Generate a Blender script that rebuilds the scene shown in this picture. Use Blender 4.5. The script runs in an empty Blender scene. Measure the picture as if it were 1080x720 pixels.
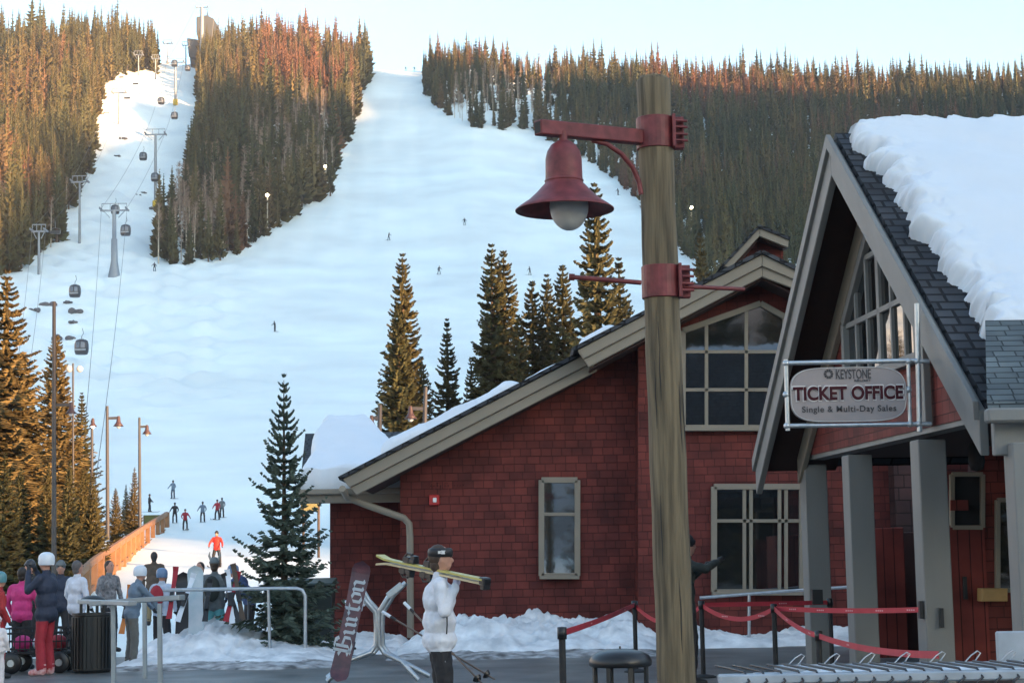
import bpy, bmesh, math, random
import numpy as np
from mathutils import Vector, Matrix
R = math.radians
rnd = random.Random(7)
scene = bpy.context.scene
C = scene.collection
# ---------------------------------------------------------------- camera, sky, sun, exposure
F = 1900.0
PITCH, ROLL = math.atan(228 / F), R(-1.0)
CAM = Vector((0, 0, 1.65))
RM = (Matrix.Rotation(R(90) + PITCH, 3, 'X') @ Matrix.Rotation(ROLL, 3, 'Z'))
cam = bpy.data.cameras.new('camera'); cam.lens = 36 * F / 1080; cam.sensor_width = 36
cam.clip_end = 6000; cam.clip_start = .1
co = bpy.data.objects.new('camera', cam); C.objects.link(co)
co.matrix_world = Matrix.Translation(CAM) @ RM.to_4x4()
scene.camera = co
ALPHA, ELEV = R(50), R(9)
SUN_D = Vector((-math.sin(ALPHA), math.cos(ALPHA), 0))        # horizontal travel of sunlight
UAX = Vector((math.cos(ALPHA), math.sin(ALPHA), 0))
world = bpy.data.worlds.new('World'); scene.world = world; world.use_nodes = True
nt = world.node_tree; bg = nt.nodes['Background']
sky = nt.nodes.new('ShaderNodeTexSky'); sky.sky_type = 'NISHITA'; sky.sun_disc = False
sky.sun_elevation = ELEV; sky.sun_rotation = math.pi - ALPHA
sky.air_density = 1.0; sky.dust_density = .9; sky.ozone_density = 2.6
tn = nt.nodes.new('ShaderNodeMix'); tn.data_type = 'RGBA'; tn.blend_type = 'MULTIPLY'; tn.inputs[0].default_value = 1; tn.inputs[7].default_value = (1.06, 1.06, .93, 1)
nt.links.new(sky.outputs[0], tn.inputs[6]); nt.links.new(tn.outputs[2], bg.inputs[0]); bg.inputs[1].default_value = 0.15
sl = bpy.data.lights.new('sun', 'SUN'); sl.energy = 6; sl.angle = R(.5); sl.color = (1, .56, .26)
so = bpy.data.objects.new('sun', sl); C.objects.link(so)
dv = Vector((SUN_D.x * math.cos(ELEV), SUN_D.y * math.cos(ELEV), -math.sin(ELEV)))
so.rotation_euler = dv.to_track_quat('-Z', 'Y').to_euler(); so.location = (0, 0, 400)
scene.view_settings.view_transform = 'Standard'; scene.view_settings.look = 'None'
scene.view_settings.exposure = 2.22; scene.view_settings.gamma = 1

def ray(px, py):
    return (RM @ Vector(((px - 540) / F, (360 - py) / F, -1))).normalized()
def P(px, py, Y):
    d = ray(px, py); return CAM + d * (Y / d.y)
def PZ(px, Y, z):                                              # point at column px, depth Y, height z
    lo, hi = -3000, 3000
    for _ in range(50):
        m = (lo + hi) / 2
        if P(px, m, Y).z > z: lo = m
        else: hi = m
    return P(px, lo, Y)
# ---------------------------------------------------------------- mesh helpers
class MB:
    def __init__(s): s.v = []; s.f = []; s.m = []; s.s = []
    def add(s, vs, fs, m=0, smooth=False):
        n = len(s.v); s.v += [tuple(v) for v in vs]
        for f in fs: s.f.append(tuple(i + n for i in f)); s.m.append(m); s.s.append(smooth)
        return s
    def obox(s, c, ax, ay, az, m=0):
        c, ax, ay, az = map(Vector, (c, ax, ay, az))
        vs = [c + ax * i + ay * j + az * k for k in (-1, 1) for j in (-1, 1) for i in (-1, 1)]
        fs = [(0, 2, 3, 1), (4, 5, 7, 6), (0, 1, 5, 4), (2, 6, 7, 3), (0, 4, 6, 2), (1, 3, 7, 5)]
        if ax.cross(ay).dot(az) < 0: fs = [f[::-1] for f in fs]
        return s.add(vs, fs, m)
    def box(s, x0, x1, y0, y1, z0, z1, m=0):
        return s.obox(((x0 + x1) / 2, (y0 + y1) / 2, (z0 + z1) / 2), ((x1 - x0) / 2, 0, 0), (0, (y1 - y0) / 2, 0), (0, 0, (z1 - z0) / 2), m)
    def beam(s, a, b, w, h, up=(0, 0, 1), m=0):
        a, b = Vector(a), Vector(b); d = b - a; u = Vector(up); sd = d.cross(u).normalized(); u2 = sd.cross(d).normalized()
        return s.obox((a + b) / 2, d / 2, sd * (w / 2), u2 * (h / 2), m)
    def tube(s, pts, r, n=8, m=0, cap=True, smooth=True):
        pts = [Vector(p) for p in pts]; k = len(pts)
        rs = r if isinstance(r, (list, tuple)) else [r] * k
        vs = []; prev = None
        for i, p in enumerate(pts):
            t = (pts[min(i + 1, k - 1)] - pts[max(i - 1, 0)]).normalized()
            if prev is None:
                a = Vector((0, 0, 1)) if abs(t.z) < .9 else Vector((1, 0, 0))
                u = t.cross(a).normalized()
            else: u = (prev - t * prev.dot(t)).normalized()
            prev = u; w = t.cross(u)
            for j in range(n):
                an = 2 * math.pi * j / n; vs.append(p + (u * math.cos(an) + w * math.sin(an)) * rs[i])
        fs = [(i * n + j, i * n + (j + 1) % n, (i + 1) * n + (j + 1) % n, (i + 1) * n + j) for i in range(k - 1) for j in range(n)]
        s.add(vs, fs, m, smooth)
        if cap: s.add([v for v in vs[:n]], [tuple(range(n))[::-1]], m); s.add(vs[-n:], [tuple(range(n))], m)
        return s
    def lathe(s, prof, o=(0, 0, 0), n=24, m=0, smooth=True, sc=(1, 1)):
        vs = [(o[0] + r * math.cos(2 * math.pi * j / n) * sc[0], o[1] + r * math.sin(2 * math.pi * j / n) * sc[1], o[2] + z) for r, z in prof for j in range(n)]
        fs = [(i * n + j, i * n + (j + 1) % n, (i + 1) * n + (j + 1) % n, (i + 1) * n + j) for i in range(len(prof) - 1) for j in range(n)]
        return s.add(vs, fs, m, smooth)
    def prism(s, poly, vec, m=0):
        poly = [Vector(p) for p in poly]; vec = Vector(vec); n = len(poly)
        nn = Vector((0, 0, 0))
        for i in range(n): nn += poly[i].cross(poly[(i + 1) % n])
        if nn.dot(vec) > 0: poly = poly[::-1]
        vs = poly + [p + vec for p in poly]
        fs = [tuple(range(n)), tuple(range(2 * n - 1, n - 1, -1))] + [(i, i + n, (i + 1) % n + n, (i + 1) % n) for i in range(n)]
        return s.add(vs, fs, m)
    def ball(s, c, r, n=12, m=0):
        r = r if isinstance(r, (list, tuple)) else (r, r, r); k = max(5, n // 2)
        vs = [(c[0] + r[0] * math.sin(math.pi * (i + .02) / (k + .04)) * math.cos(2 * math.pi * j / n), c[1] + r[1] * math.sin(math.pi * (i + .02) / (k + .04)) * math.sin(2 * math.pi * j / n), c[2] + r[2] * math.cos(math.pi * i / k)) for i in range(k + 1) for j in range(n)]
        fs = [(i * n + j, (i + 1) * n + j, (i + 1) * n + (j + 1) % n, i * n + (j + 1) % n) for i in range(k) for j in range(n)]
        return s.add(vs, fs, m, True)
    def build(s, name, mats, parent=None, bevel=0, seg=1):
        off = Vector(parent.get('_o', (0, 0, 0))) if parent else Vector((0, 0, 0))
        me = bpy.data.meshes.new(name)
        me.from_pydata([(v[0] - off.x, v[1] - off.y, v[2] - off.z) for v in s.v], [], s.f)
        if not isinstance(mats, (list, tuple)): mats = [mats]
        for m in mats: me.materials.append(m)
        me.polygons.foreach_set('material_index', s.m); me.polygons.foreach_set('use_smooth', s.s)
        # metric UVs: u runs level along the face, v up its slope
        uv = me.uv_layers.new(name='UVMap').data
        for p in me.polygons:
            nv = p.normal
            if abs(nv.z) > .97: t, b = Vector((1, 0, 0)), Vector((0, 1, 0))
            else: t = Vector((0, 0, 1)).cross(nv).normalized(); b = nv.cross(t)
            for li in p.loop_indices:
                q = Vector(s.v[me.loops[li].vertex_index]); uv[li].uv = (q.dot(t), q.dot(b))
        me.validate(); me.update()
        o = bpy.data.objects.new(name, me); C.objects.link(o)
        if parent: o.parent = parent; o['_o'] = tuple(off)
        if bevel:
            md = o.modifiers.new('bevel', 'BEVEL'); md.width = bevel; md.segments = seg; md.limit_method = 'ANGLE'; md.angle_limit = R(40)
        return o
def tag(o, label=None, cat=None, group=None, kind=None):
    if label: o['label'] = label
    if cat: o['category'] = cat
    if group: o['group'] = group
    if kind: o['kind'] = kind
    return o
def thing(name, loc, label, cat, group=None, rz=0, worldspace=True):
    o = bpy.data.objects.new(name, None); C.objects.link(o); o.location = loc; o.rotation_euler = (0, 0, rz)
    o.empty_display_size = .2
    if worldspace: o['_o'] = tuple(loc)
    return tag(o, label, cat, group)
def copy_tree(o, parent=None):
    c = o.copy(); C.objects.link(c); c.parent = parent
    for ch in list(o.children): copy_tree(ch, c)
    return c
# ---------------------------------------------------------------- materials
MT = {}
def mat(name, col, rough=.7, metal=0., var=.12, nscale=6., bump=0., bscale=60., spec=.5, stretch=None, col2=None, emit=None, dirt=0):
    if name in MT: return MT[name]
    m = bpy.data.materials.new(name); m.use_nodes = True; t = m.node_tree; b = t.nodes['Principled BSDF']
    b.inputs['Roughness'].default_value = rough; b.inputs['Metallic'].default_value = metal
    b.inputs['Specular IOR Level'].default_value = spec
    tc = t.nodes.new('ShaderNodeTexCoord'); mp = t.nodes.new('ShaderNodeMapping')
    t.links.new(tc.outputs['Object'], mp.inputs[0])
    if stretch: mp.inputs['Scale'].default_value = stretch
    nz = t.nodes.new('ShaderNodeTexNoise'); nz.inputs['Scale'].default_value = nscale; nz.inputs['Detail'].default_value = 5
    t.links.new(mp.outputs[0], nz.inputs['Vector'])
    rp = t.nodes.new('ShaderNodeValToRGB'); rp.color_ramp.elements[0].position = .3; rp.color_ramp.elements[1].position = .7
    c = Vector(col); a = c * (1 - var); d = Vector(col2) if col2 else c * (1 + var)
    rp.color_ramp.elements[0].color = (*a, 1); rp.color_ramp.elements[1].color = (*[min(1, x) for x in d], 1)
    t.links.new(nz.outputs[0], rp.inputs[0]); t.links.new(rp.outputs[0], b.inputs['Base Color'])
    if bump:
        n2 = t.nodes.new('ShaderNodeTexNoise'); n2.inputs['Scale'].default_value = bscale; n2.inputs['Detail'].default_value = 4
        t.links.new(mp.outputs[0], n2.inputs['Vector'])
        bp = t.nodes.new('ShaderNodeBump'); bp.inputs['Strength'].default_value = bump; bp.inputs['Distance'].default_value = .02
        t.links.new(n2.outputs[0], bp.inputs['Height']); t.links.new(bp.outputs[0], b.inputs['Normal'])
    if emit: b.inputs['Emission Color'].default_value = (*emit[0], 1); b.inputs['Emission Strength'].default_value = emit[1]
    MT[name] = m; return m
def shingle(name, c1, c2, gap, bw, rh, bump=.5, mort=.012, rough=.75):
    m = bpy.data.materials.new(name); m.use_nodes = True; t = m.node_tree; b = t.nodes['Principled BSDF']
    uv = t.nodes.new('ShaderNodeUVMap'); br = t.nodes.new('ShaderNodeTexBrick')
    t.links.new(uv.outputs[0], br.inputs['Vector'])
    br.inputs['Scale'].default_value = 1; br.inputs['Brick Width'].default_value = bw; br.inputs['Row Height'].default_value = rh
    br.inputs['Mortar Size'].default_value = mort; br.inputs['Mortar Smooth'].default_value = .25; br.offset = .37; br.offset_frequency = 3; br.squash = .8; br.squash_frequency = 2
    br.inputs['Color1'].default_value = (*c1, 1); br.inputs['Color2'].default_value = (*c2, 1); br.inputs['Mortar'].default_value = (*gap, 1)
    nz = t.nodes.new('ShaderNodeTexNoise'); nz.inputs['Scale'].default_value = 1.3; nz.inputs['Detail'].default_value = 6; t.links.new(uv.outputs[0], nz.inputs['Vector'])
    rp = t.nodes.new('ShaderNodeValToRGB'); rp.color_ramp.elements[0].color = (.52, .52, .55, 1); rp.color_ramp.elements[1].color = (1.32, 1.27, 1.25, 1)
    rp.color_ramp.elements[0].position = .3; rp.color_ramp.elements[1].position = .72
    t.links.new(nz.outputs[0], rp.inputs[0])
    mx = t.nodes.new('ShaderNodeMix'); mx.data_type = 'RGBA'; mx.blend_type = 'MULTIPLY'; mx.inputs[0].default_value = 1
    t.links.new(br.outputs['Color'], mx.inputs[6]); t.links.new(rp.outputs[0], mx.inputs[7]); t.links.new(mx.outputs[2], b.inputs['Base Color'])
    # each course is thicker at its lower edge: saw-tooth height
    sp = t.nodes.new('ShaderNodeSeparateXYZ'); t.links.new(uv.outputs[0], sp.inputs[0])
    dv_ = t.nodes.new('ShaderNodeMath'); dv_.operation = 'DIVIDE'; dv_.inputs[1].default_value = rh; t.links.new(sp.outputs[1], dv_.inputs[0])
    fr = t.nodes.new('ShaderNodeMath'); fr.operation = 'FRACT'; t.links.new(dv_.outputs[0], fr.inputs[0])
    ad = t.nodes.new('ShaderNodeMath'); ad.operation = 'MULTIPLY_ADD'; ad.inputs[1].default_value = -.6; t.links.new(fr.outputs[0], ad.inputs[0])
    iv = t.nodes.new('ShaderNodeMath'); iv.operation = 'SUBTRACT'; iv.inputs[0].default_value = 1; t.links.new(br.outputs['Fac'], iv.inputs[1]); t.links.new(iv.outputs[0], ad.inputs[2])
    bp = t.nodes.new('ShaderNodeBump'); bp.inputs['Strength'].default_value = bump; bp.inputs['Distance'].default_value = .03
    t.links.new(ad.outputs[0], bp.inputs['Height']); t.links.new(bp.outputs[0], b.inputs['Normal'])
    b.inputs['Roughness'].default_value = rough; b.inputs['Specular IOR Level'].default_value = .25
    return m
def planks(name, c, w):
    m = shingle(name, c, tuple(x * .85 for x in c), tuple(x * .2 for x in c), 9, w, .3, .008)
    br = [n for n in m.node_tree.nodes if n.type == 'TEX_BRICK'][0]; uv = [n for n in m.node_tree.nodes if n.type == 'UVMAP'][0]
    mp = m.node_tree.nodes.new('ShaderNodeMapping'); mp.inputs['Rotation'].default_value = (0, 0, R(90))
    m.node_tree.links.new(uv.outputs[0], mp.inputs[0]); m.node_tree.links.new(mp.outputs[0], br.inputs['Vector'])
    sp = [n for n in m.node_tree.nodes if n.type == 'SEPXYZ'][0]; m.node_tree.links.new(mp.outputs[0], sp.inputs[0])
    return m
WALL = shingle('red_shingles', (.160, .036, .029), (.100, .023, .020), (.060, .015, .013), .25, .15, .6, .007)
WALL2 = shingle('red_shingles_far', (.160, .036, .029), (.100, .023, .020), (.035, .010, .009), .3, .18, .6, .009)
ROOFT = shingle('dark_roof_shingles', (.055, .06, .068), (.032, .035, .042), (.008, .008, .01), .3, .16, .9, .02)
ROOFG = shingle('slate_roof_shingles', (.13, .16, .17), (.08, .10, .11), (.035, .045, .05), .26, .098, .9, .008)
PLANK = planks('red_planks', (.20, .040, .032), .16)
TRIM = mat('taupe_trim', (.22, .19, .15), .6, var=.06, nscale=2, bump=.1)
TRIMG = mat('grey_trim', (.17, .172, .168), .6, var=.07, nscale=3, bump=.1, stretch=(1, 1, .3))
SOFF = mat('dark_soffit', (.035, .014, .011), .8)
DARK = mat('dark_interior', (.012, .012, .014), .9)
RED_M = mat('red_paint_metal', (.155, .030, .033), .5, var=.35, nscale=12, bump=.05, spec=.4)
GALV = mat('galvanised_pipe', (.42, .45, .48), .38, metal=.75, var=.12, nscale=14)
BLACK = mat('black_plastic', (.012, .012, .014), .35, var=.2)
BLACKM = mat('black_matte', (.014, .014, .016), .7, var=.2)
SNOWM = mat('roof_snow', (.64, .69, .75), .6, var=.02, nscale=2, bump=.15, bscale=5, spec=.2)
SNOWD = mat('bank_snow', (.68, .70, .73), .65, var=.3, nscale=2.6, bump=.6, bscale=9, spec=.2, col2=(.88, .89, .9))
POLEW = mat('weathered_pole_wood', (.10, .076, .045), .8, var=.5, nscale=4, bump=.6, bscale=9, stretch=(6, 6, .35), col2=(.21, .16, .095))
RAILW = mat('orange_timber', (.26, .13, .06), .7, var=.2, nscale=3)
def glass_mat(name, base=(.012, .013, .014), rough=.03, spec=.8):
    m = mat(name, base, rough, var=.05, spec=spec, bump=.05, bscale=1.2); m.node_tree.nodes['Principled BSDF'].inputs['IOR'].default_value = 2.2; return m
GLASS = glass_mat('window_glass')
def crown_mat(name, cols, attr=False):
    m = bpy.data.materials.new(name); m.use_nodes = True; t = m.node_tree; b = t.nodes['Principled BSDF']
    b.inputs['Roughness'].default_value = .8; b.inputs['Specular IOR Level'].default_value = .15
    rp = t.nodes.new('ShaderNodeValToRGB'); e = rp.color_ramp.elements
    while len(e) < len(cols): e.new(.5)
    for i, c in enumerate(cols): e[i].position = c[0]; e[i].color = (*c[1], 1)
    if attr: a = t.nodes.new('ShaderNodeAttribute'); a.attribute_name = 'tint'; src = a.outputs['Fac']
    else: a = t.nodes.new('ShaderNodeObjectInfo'); src = a.outputs['Random']
    t.links.new(src, rp.inputs[0])
    g = t.nodes.new('ShaderNodeNewGeometry'); mr = t.nodes.new('ShaderNodeMapRange'); mr.inputs['To Min'].default_value = .55; mr.inputs['To Max'].default_value = 1.5
    t.links.new(g.outputs['Random Per Island'], mr.inputs[0])
    mx = t.nodes.new('ShaderNodeVectorMath'); mx.operation = 'SCALE'; t.links.new(rp.outputs[0], mx.inputs[0]); t.links.new(mr.outputs[0], mx.inputs['Scale'])
    t.links.new(mx.outputs[0], b.inputs['Base Color'])
    return m
GRN = [(0, (.034, .042, .020)), (.45, (.060, .058, .025)), (.7, (.088, .070, .030)), (.85, (.095, .066, .034)), (1, (.125, .062, .038))]
CROWN = crown_mat('conifer_needles', [(0, (.034, .042, .020)), (.5, (.060, .058, .025)), (1, (.090, .072, .030))]); CROWNR = crown_mat('rusty_needles', [(0, (.085, .06, .03)), (1, (.125, .062, .038))]); CROWNA = crown_mat('conifer_needles_far', GRN, True)
NEARN = crown_mat('spruce_needles', [(0, (.06, .062, .028)), (.5, (.085, .075, .032)), (1, (.12, .09, .038))])
FIRN = crown_mat('fir_needles', [(0, (.085, .112, .086)), (1, (.095, .12, .095))])
BARK = mat('conifer_bark', (.10, .07, .05), .9, var=.3)
ASPB = mat('aspen_bark', (.42, .37, .29), .8, var=.2)
ASPT = mat('aspen_twigs', (.24, .17, .125), .85, var=.25)
# ---------------------------------------------------------------- terrain
RT = np.array([0, 33, 45, 62, 70, 83, 99, 115, 180, 260, 330, 430, 560, 720, 760, 1000, 1600.])
_px = [480, 405, 350, 270, 175, 72]
ZT = [-.06, -.06, .10, .2, .58, 1.35, 2.4, 3.6] + [P(540, y, r).z for y, r in zip(_px, RT[8:14])]
ZT = np.array(ZT + [ZT[-1] + 2, ZT[-1] - 25, ZT[-1] - 120])
SKX = np.array([-600, 0, 60, 120, 165, 215, 300, 370, 400, 440, 500, 570, 620, 700, 800, 900, 1080, 1700.])
SKY = np.array([80, 72, 62, 60, 72, 70, 62, 74, 73, 74, 66, 84, 84, 92, 103, 113, 122, 130.])
def terr(X, Y):
    X = np.asarray(X, float); Y = np.asarray(Y, float)
    r = np.sqrt(X * X + Y * Y)
    px = np.where(Y > 1, 540 + F * X / np.maximum(Y, 1), np.where(X > 0, 1700, -600)); px = np.clip(px, -600, 1700)
    # depth that drives the profile: Y near the plaza, radius far away
    w = np.clip((r - 40) / 60, 0, 1); d = np.where(Y > 0, Y * (1 - w) + r * w, r * np.clip(1 + Y / (r + 1e-6) * .9, .03, 1))
    z = np.interp(d, RT, ZT)
    k = (590 - np.interp(px, SKX, SKY)) / 518.
    q = np.clip((d - 200) / 520, 0, 1); q = q * q * (3 - 2 * q)
    z = z * (1 + (k - 1) * q)
    b = np.clip((d - 100) / 300, 0, 1)
    z = z + b * (.6 * np.sin(X * .03 + 1.3 * np.sin(Y * .015)) + .25 * np.sin(Y * .04 + X * .03))
    # moguls and cat tracks on the lift line at the left
    lift = np.clip((300 - px) / 80, 0, 1) * np.clip((d - 200) / 60, 0, 1)
    z = z + lift * ((.7 * np.sin(X * .55 + Y * .1) * np.sin(Y * .36 - X * .12)) + .4 * np.sin(X * .9) * np.sin(Y * .5))
    pi_ = np.clip((px - 230) / 60, 0, 1) * np.clip((d - 110) / 60, 0, 1); xx_ = X + 5 * np.sin(Y * .012) + Y * .02
    z = z + pi_ * (.16 * np.abs(np.sin(xx_ * .42)) + .05 * np.sin(xx_ * 2.3) * np.sin(Y * .05))
    s = np.clip((d - 48) / 30, 0, 1)
    z = z + s * .12 * np.sin(X * .5 + Y * .23) * np.sin(Y * .31)
    return z
def T(x, y): return float(terr(x, y))
def hit(px, py, rmin=50):
    d = ray(px, py); s = rmin
    while s < 1500:
        p = CAM + d * s
        if p.z < T(p.x, p.y): return Vector((p.x, p.y, T(p.x, p.y)))
        s += 2 if s > 150 else .5
    return CAM + d * 720
# polar sheet reaching the horizon
az = np.concatenate([np.linspace(-180, -24, 50)[:-1], np.linspace(-24, 24, 330), np.linspace(24, 180, 50)[1:-1]])
rr = np.concatenate([[0.5], np.linspace(6, 44, 20), np.geomspace(46, 800, 330), np.geomspace(830, 2600, 12)])
A, RR = np.meshgrid(np.radians(az), rr); X = RR * np.sin(A); Y = RR * np.cos(A); Z = terr(X, Y)
n, mcol = len(rr), len(az)
idx = np.arange(n * mcol).reshape(n, mcol); nx = np.roll(idx, -1, axis=1)
qd = np.stack([idx[:-1], nx[:-1], nx[1:], idx[1:]], -1).reshape(-1, 4)[:, ::-1]
def np_mesh(name, V, Q, mats, smooth=True, tint=None, mi=None):
    me = bpy.data.meshes.new(name); V = np.ascontiguousarray(V, np.float32); Q = np.ascontiguousarray(Q, np.int32)
    me.vertices.add(len(V)); me.vertices.foreach_set('co', V.ravel())
    k = Q.shape[1]; me.loops.add(Q.size); me.loops.foreach_set('vertex_index', Q.ravel())
    me.polygons.add(len(Q)); me.polygons.foreach_set('loop_start', np.arange(len(Q), dtype=np.int32) * k); me.polygons.foreach_set('loop_total', np.full(len(Q), k, np.int32))
    me.polygons.foreach_set('use_smooth', np.full(len(Q), smooth))
    if mi is not None: me.polygons.foreach_set('material_index', np.ascontiguousarray(mi, np.int32))
    for m_ in (mats if isinstance(mats, (list, tuple)) else [mats]): me.materials.append(m_)
    if tint is not None:
        a = me.attributes.new('tint', 'FLOAT', 'POINT'); a.data.foreach_set('value', np.ascontiguousarray(tint, np.float32))
    me.update(); me.validate(); return me
V = np.stack([X, Y, Z], -1).reshape(-1, 3)
snowT = mat('slope_snow', (.78, .84, .83), .6, var=.10, nscale=.05, bump=.2, bscale=.25, spec=.2, col2=(.86, .93, .90))
_bp = [n_ for n_ in snowT.node_tree.nodes if n_.type == 'BUMP'][0]; _bp.inputs['Distance'].default_value = .5
o = bpy.data.objects.new('ski_slope', np_mesh('ski_slope', V, qd, snowT)); C.objects.link(o)
tag(o, 'wide groomed white ski slope and mountainside', kind='structure')
# asphalt plaza
asph = mat('wet_asphalt', (.11, .112, .11), .42, var=.4, nscale=1.1, bump=.25, bscale=40, col2=(.175, .175, .17), spec=.35)
mb = MB(); pts = [(-60, -40), (60, -40), (60, 36.5), (6, 34.5), (2, 34), (-3, 33.4), (-8, 32.6), (-12, 33.6), (-18, 34.6), (-60, 36)]
mb.prism([(x, y, -.05) for x, y in pts], (0, 0, .06)); tag(mb.build('plaza_pavement', asph), 'grey damp asphalt plaza', kind='structure')
# unseen ridge added right of and behind the camera, crest shaped to cast shade
wprof = [(-900, 60), (-300, 10), (-60, -12), (-16, -12), (-6, 26), (34, 26), (40, 15), (43, 10.5), (60, 10), (65, 15), (71, 21), (82, 26), (120, 48), (200, 112), (300, 188), (335, 203), (372, 216), (385, 250), (402, 252), (413, 224), (460, 236), (488, 268), (505, 292), (516, 286), (524, 252), (560, 238), (620, 198), (680, 200), (800, 240), (1100, 200), (1500, 60)]
us = np.unique(np.concatenate([np.arange(-900, -70, 40), np.arange(-70, 130, 2), np.arange(130, 1500, 12)])); ws = np.interp(us, [a for a, b in wprof], [b for a, b in wprof])
DR = 700.; te = math.tan(ELEV); vs = []; offs = [-260, -120, -40, -12, 0, 12, 40, 120, 260]
for u, w in zip(us, ws):
    hgt = w + DR * te + (.6 if -10 < u < 130 else 3) * math.sin(u * .11) * (0 if 36 < u < 90 else 1)
    for k in offs:
        c = -SUN_D * (DR - k) + UAX * float(u); f = max(0, 1 - abs(k) / 260) ** 1.15
        if abs(k) > 60: f += .04 * math.sin(u * .05 + k)
        vs.append((c.x, c.y, max(-3, hgt * f) if abs(k) < 260 else -3))
m_ = len(offs); fs = [(i * m_ + j, i * m_ + j + 1, (i + 1) * m_ + j + 1, (i + 1) * m_ + j) for i in range(len(us) - 1) for j in range(m_ - 1)]
mb = MB(); mb.add(vs, fs, 0, True)
MR = (mb.build('shade_ridge', mat('shade_ridge_mottle', (.10, .11, .10), .9, var=.6, nscale=.02, col2=(.45, .46, .48)))); tag(MR, 'unseen added ridge with its crest shaped to shade slope and plaza', kind='structure')

# thin winter air: one closed box round the whole place
HZ = bpy.data.materials.new('haze_air'); HZ.use_nodes = True; t_ = HZ.node_tree
for n_ in list(t_.nodes):
    if n_.type == 'BSDF_PRINCIPLED': t_.nodes.remove(n_)
vp = t_.nodes.new('ShaderNodeVolumePrincipled'); vp.inputs['Color'].default_value = (.93, .96, 1, 1); vp.inputs['Density'].default_value = .00015; vp.inputs['Anisotropy'].default_value = .2
t_.links.new(vp.outputs[0], [n_ for n_ in t_.nodes if n_.type == 'OUTPUT_MATERIAL'][0].inputs['Volume'])
mb = MB(); mb.box(-2750, 2750, -2750, 2750, -140, 460); tag(mb.build('haze', HZ), 'thin cold haze over the valley', kind='stuff')
# ---------------------------------------------------------------- trees
def conifer(seed, h, Rb, whorls, per, twigs, t0=.05, core=.35, power=.8, up=.25, twl=.42, wid=.05):
    g = random.Random(seed); V = []; Q = []
    def quad(a, b, c, d): n = len(V); V.extend([a, b, c, d]); Q.append((n, n + 1, n + 2, n + 3))
    if core:
        n = len(V); k = 7
        for j in range(k):
            a = 6.283 * j / k; rj = Rb * core * g.uniform(.7, 1.2)
            V.append((rj * math.cos(a), rj * math.sin(a), h * (t0 + .05)))
        for j in range(k):
            a = 6.283 * j / k; V.append((.002 * h * math.cos(a), .002 * h * math.sin(a), h * .97))
        for j in range(k): Q.append((n + j, n + (j + 1) % k, n + k + (j + 1) % k, n + k + j))
    lean = [g.uniform(.75, 1.2) for _ in range(6)]
    for i in range(whorls):
        t = t0 + (1 - t0) * (i + g.random() * .6) / whorls
        z = h * t; nb = max(3, int(per * (.5 + .5 * (1 - t)) + .5)); a0 = g.random() * 6.28
        for j in range(nb):
            a = a0 + 6.283 * (j + g.uniform(-.3, .3)) / nb
            fac = lean[int((a % 6.283) / 1.0472) % 6]
            L = (Rb * (1 - t) ** power * g.uniform(.62, 1.15) + h * .006) * (fac if t < .85 else 1)
            if g.random() < .07: L *= .4
            pit = -.28 + (up + .28) * t + g.uniform(-.1, .1)
            ca, sa = math.cos(a), math.sin(a); w = L * (.17 if twigs else .15)
            def pt(s, side=0., dz=0.):
                rr_ = L * s; zz = z + rr_ * pit - .16 * L * math.sin(s * 3.14) + .10 * L * s * s
                return (rr_ * ca - side * sa, rr_ * sa + side * ca, zz + dz)
            if not twigs:
                quad(pt(.05), pt(.55, -w), pt(1), pt(.55, w, -.05 * L))
                quad(pt(.1), pt(1), pt(.62, 0, -.30 * L - .004 * h), pt(.2, 0, -.28 * L - .006 * h))
            else:
                ww = wid * h / 14
                quad(pt(0, -ww * .3), pt(0, ww * .3), pt(1, ww * .1), pt(1, -ww * .1))
                for k in range(twigs):
                    s = .12 + .88 * (k + g.random() * .7) / twigs
                    for sd in (-1, 1):
                        l = L * twl * (1.05 - .75 * s) * g.uniform(.7, 1.25); bx = pt(s); fw = g.uniform(.35, .8)
                        dx = ca * fw - sa * sd; dy = sa * fw + ca * sd; q = math.hypot(dx, dy); dx /= q; dy /= q
                        dz = g.uniform(-.45, .05)
                        tip = (bx[0] + dx * l, bx[1] + dy * l, bx[2] + dz * l); mid = (bx[0] + dx * l * .5, bx[1] + dy * l * .5, bx[2] + dz * l * .35)
                        wv = ww * g.uniform(.7, 1.3)
                        quad(bx, (mid[0] - dy * wv, mid[1] + dx * wv, mid[2]), tip, (mid[0] + dy * wv, mid[1] - dx * wv, mid[2] - wv * .5))
                        quad((bx[0], bx[1], bx[2] + wv * .3), tip, (mid[0], mid[1], mid[2] - wv * 1.6), (bx[0], bx[1], bx[2] - wv * .9))
    return np.array(V), np.array(Q)
def trunk_arr(h, r, n=6, top=.97):
    V = []; Q = []
    lv = [0, .3, .65, top]
    for t in lv:
        for j in range(n): a = 6.283 * j / n; q = r * (1 - t) + r * .04; V.append((q * math.cos(a), q * math.sin(a), h * t - (.4 if t == 0 else 0)))
    for i in range(len(lv) - 1):
        for j in range(n): Q.append((i * n + j, i * n + (j + 1) % n, (i + 1) * n + (j + 1) % n, (i + 1) * n + j))
    return np.array(V), np.array(Q)
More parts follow.
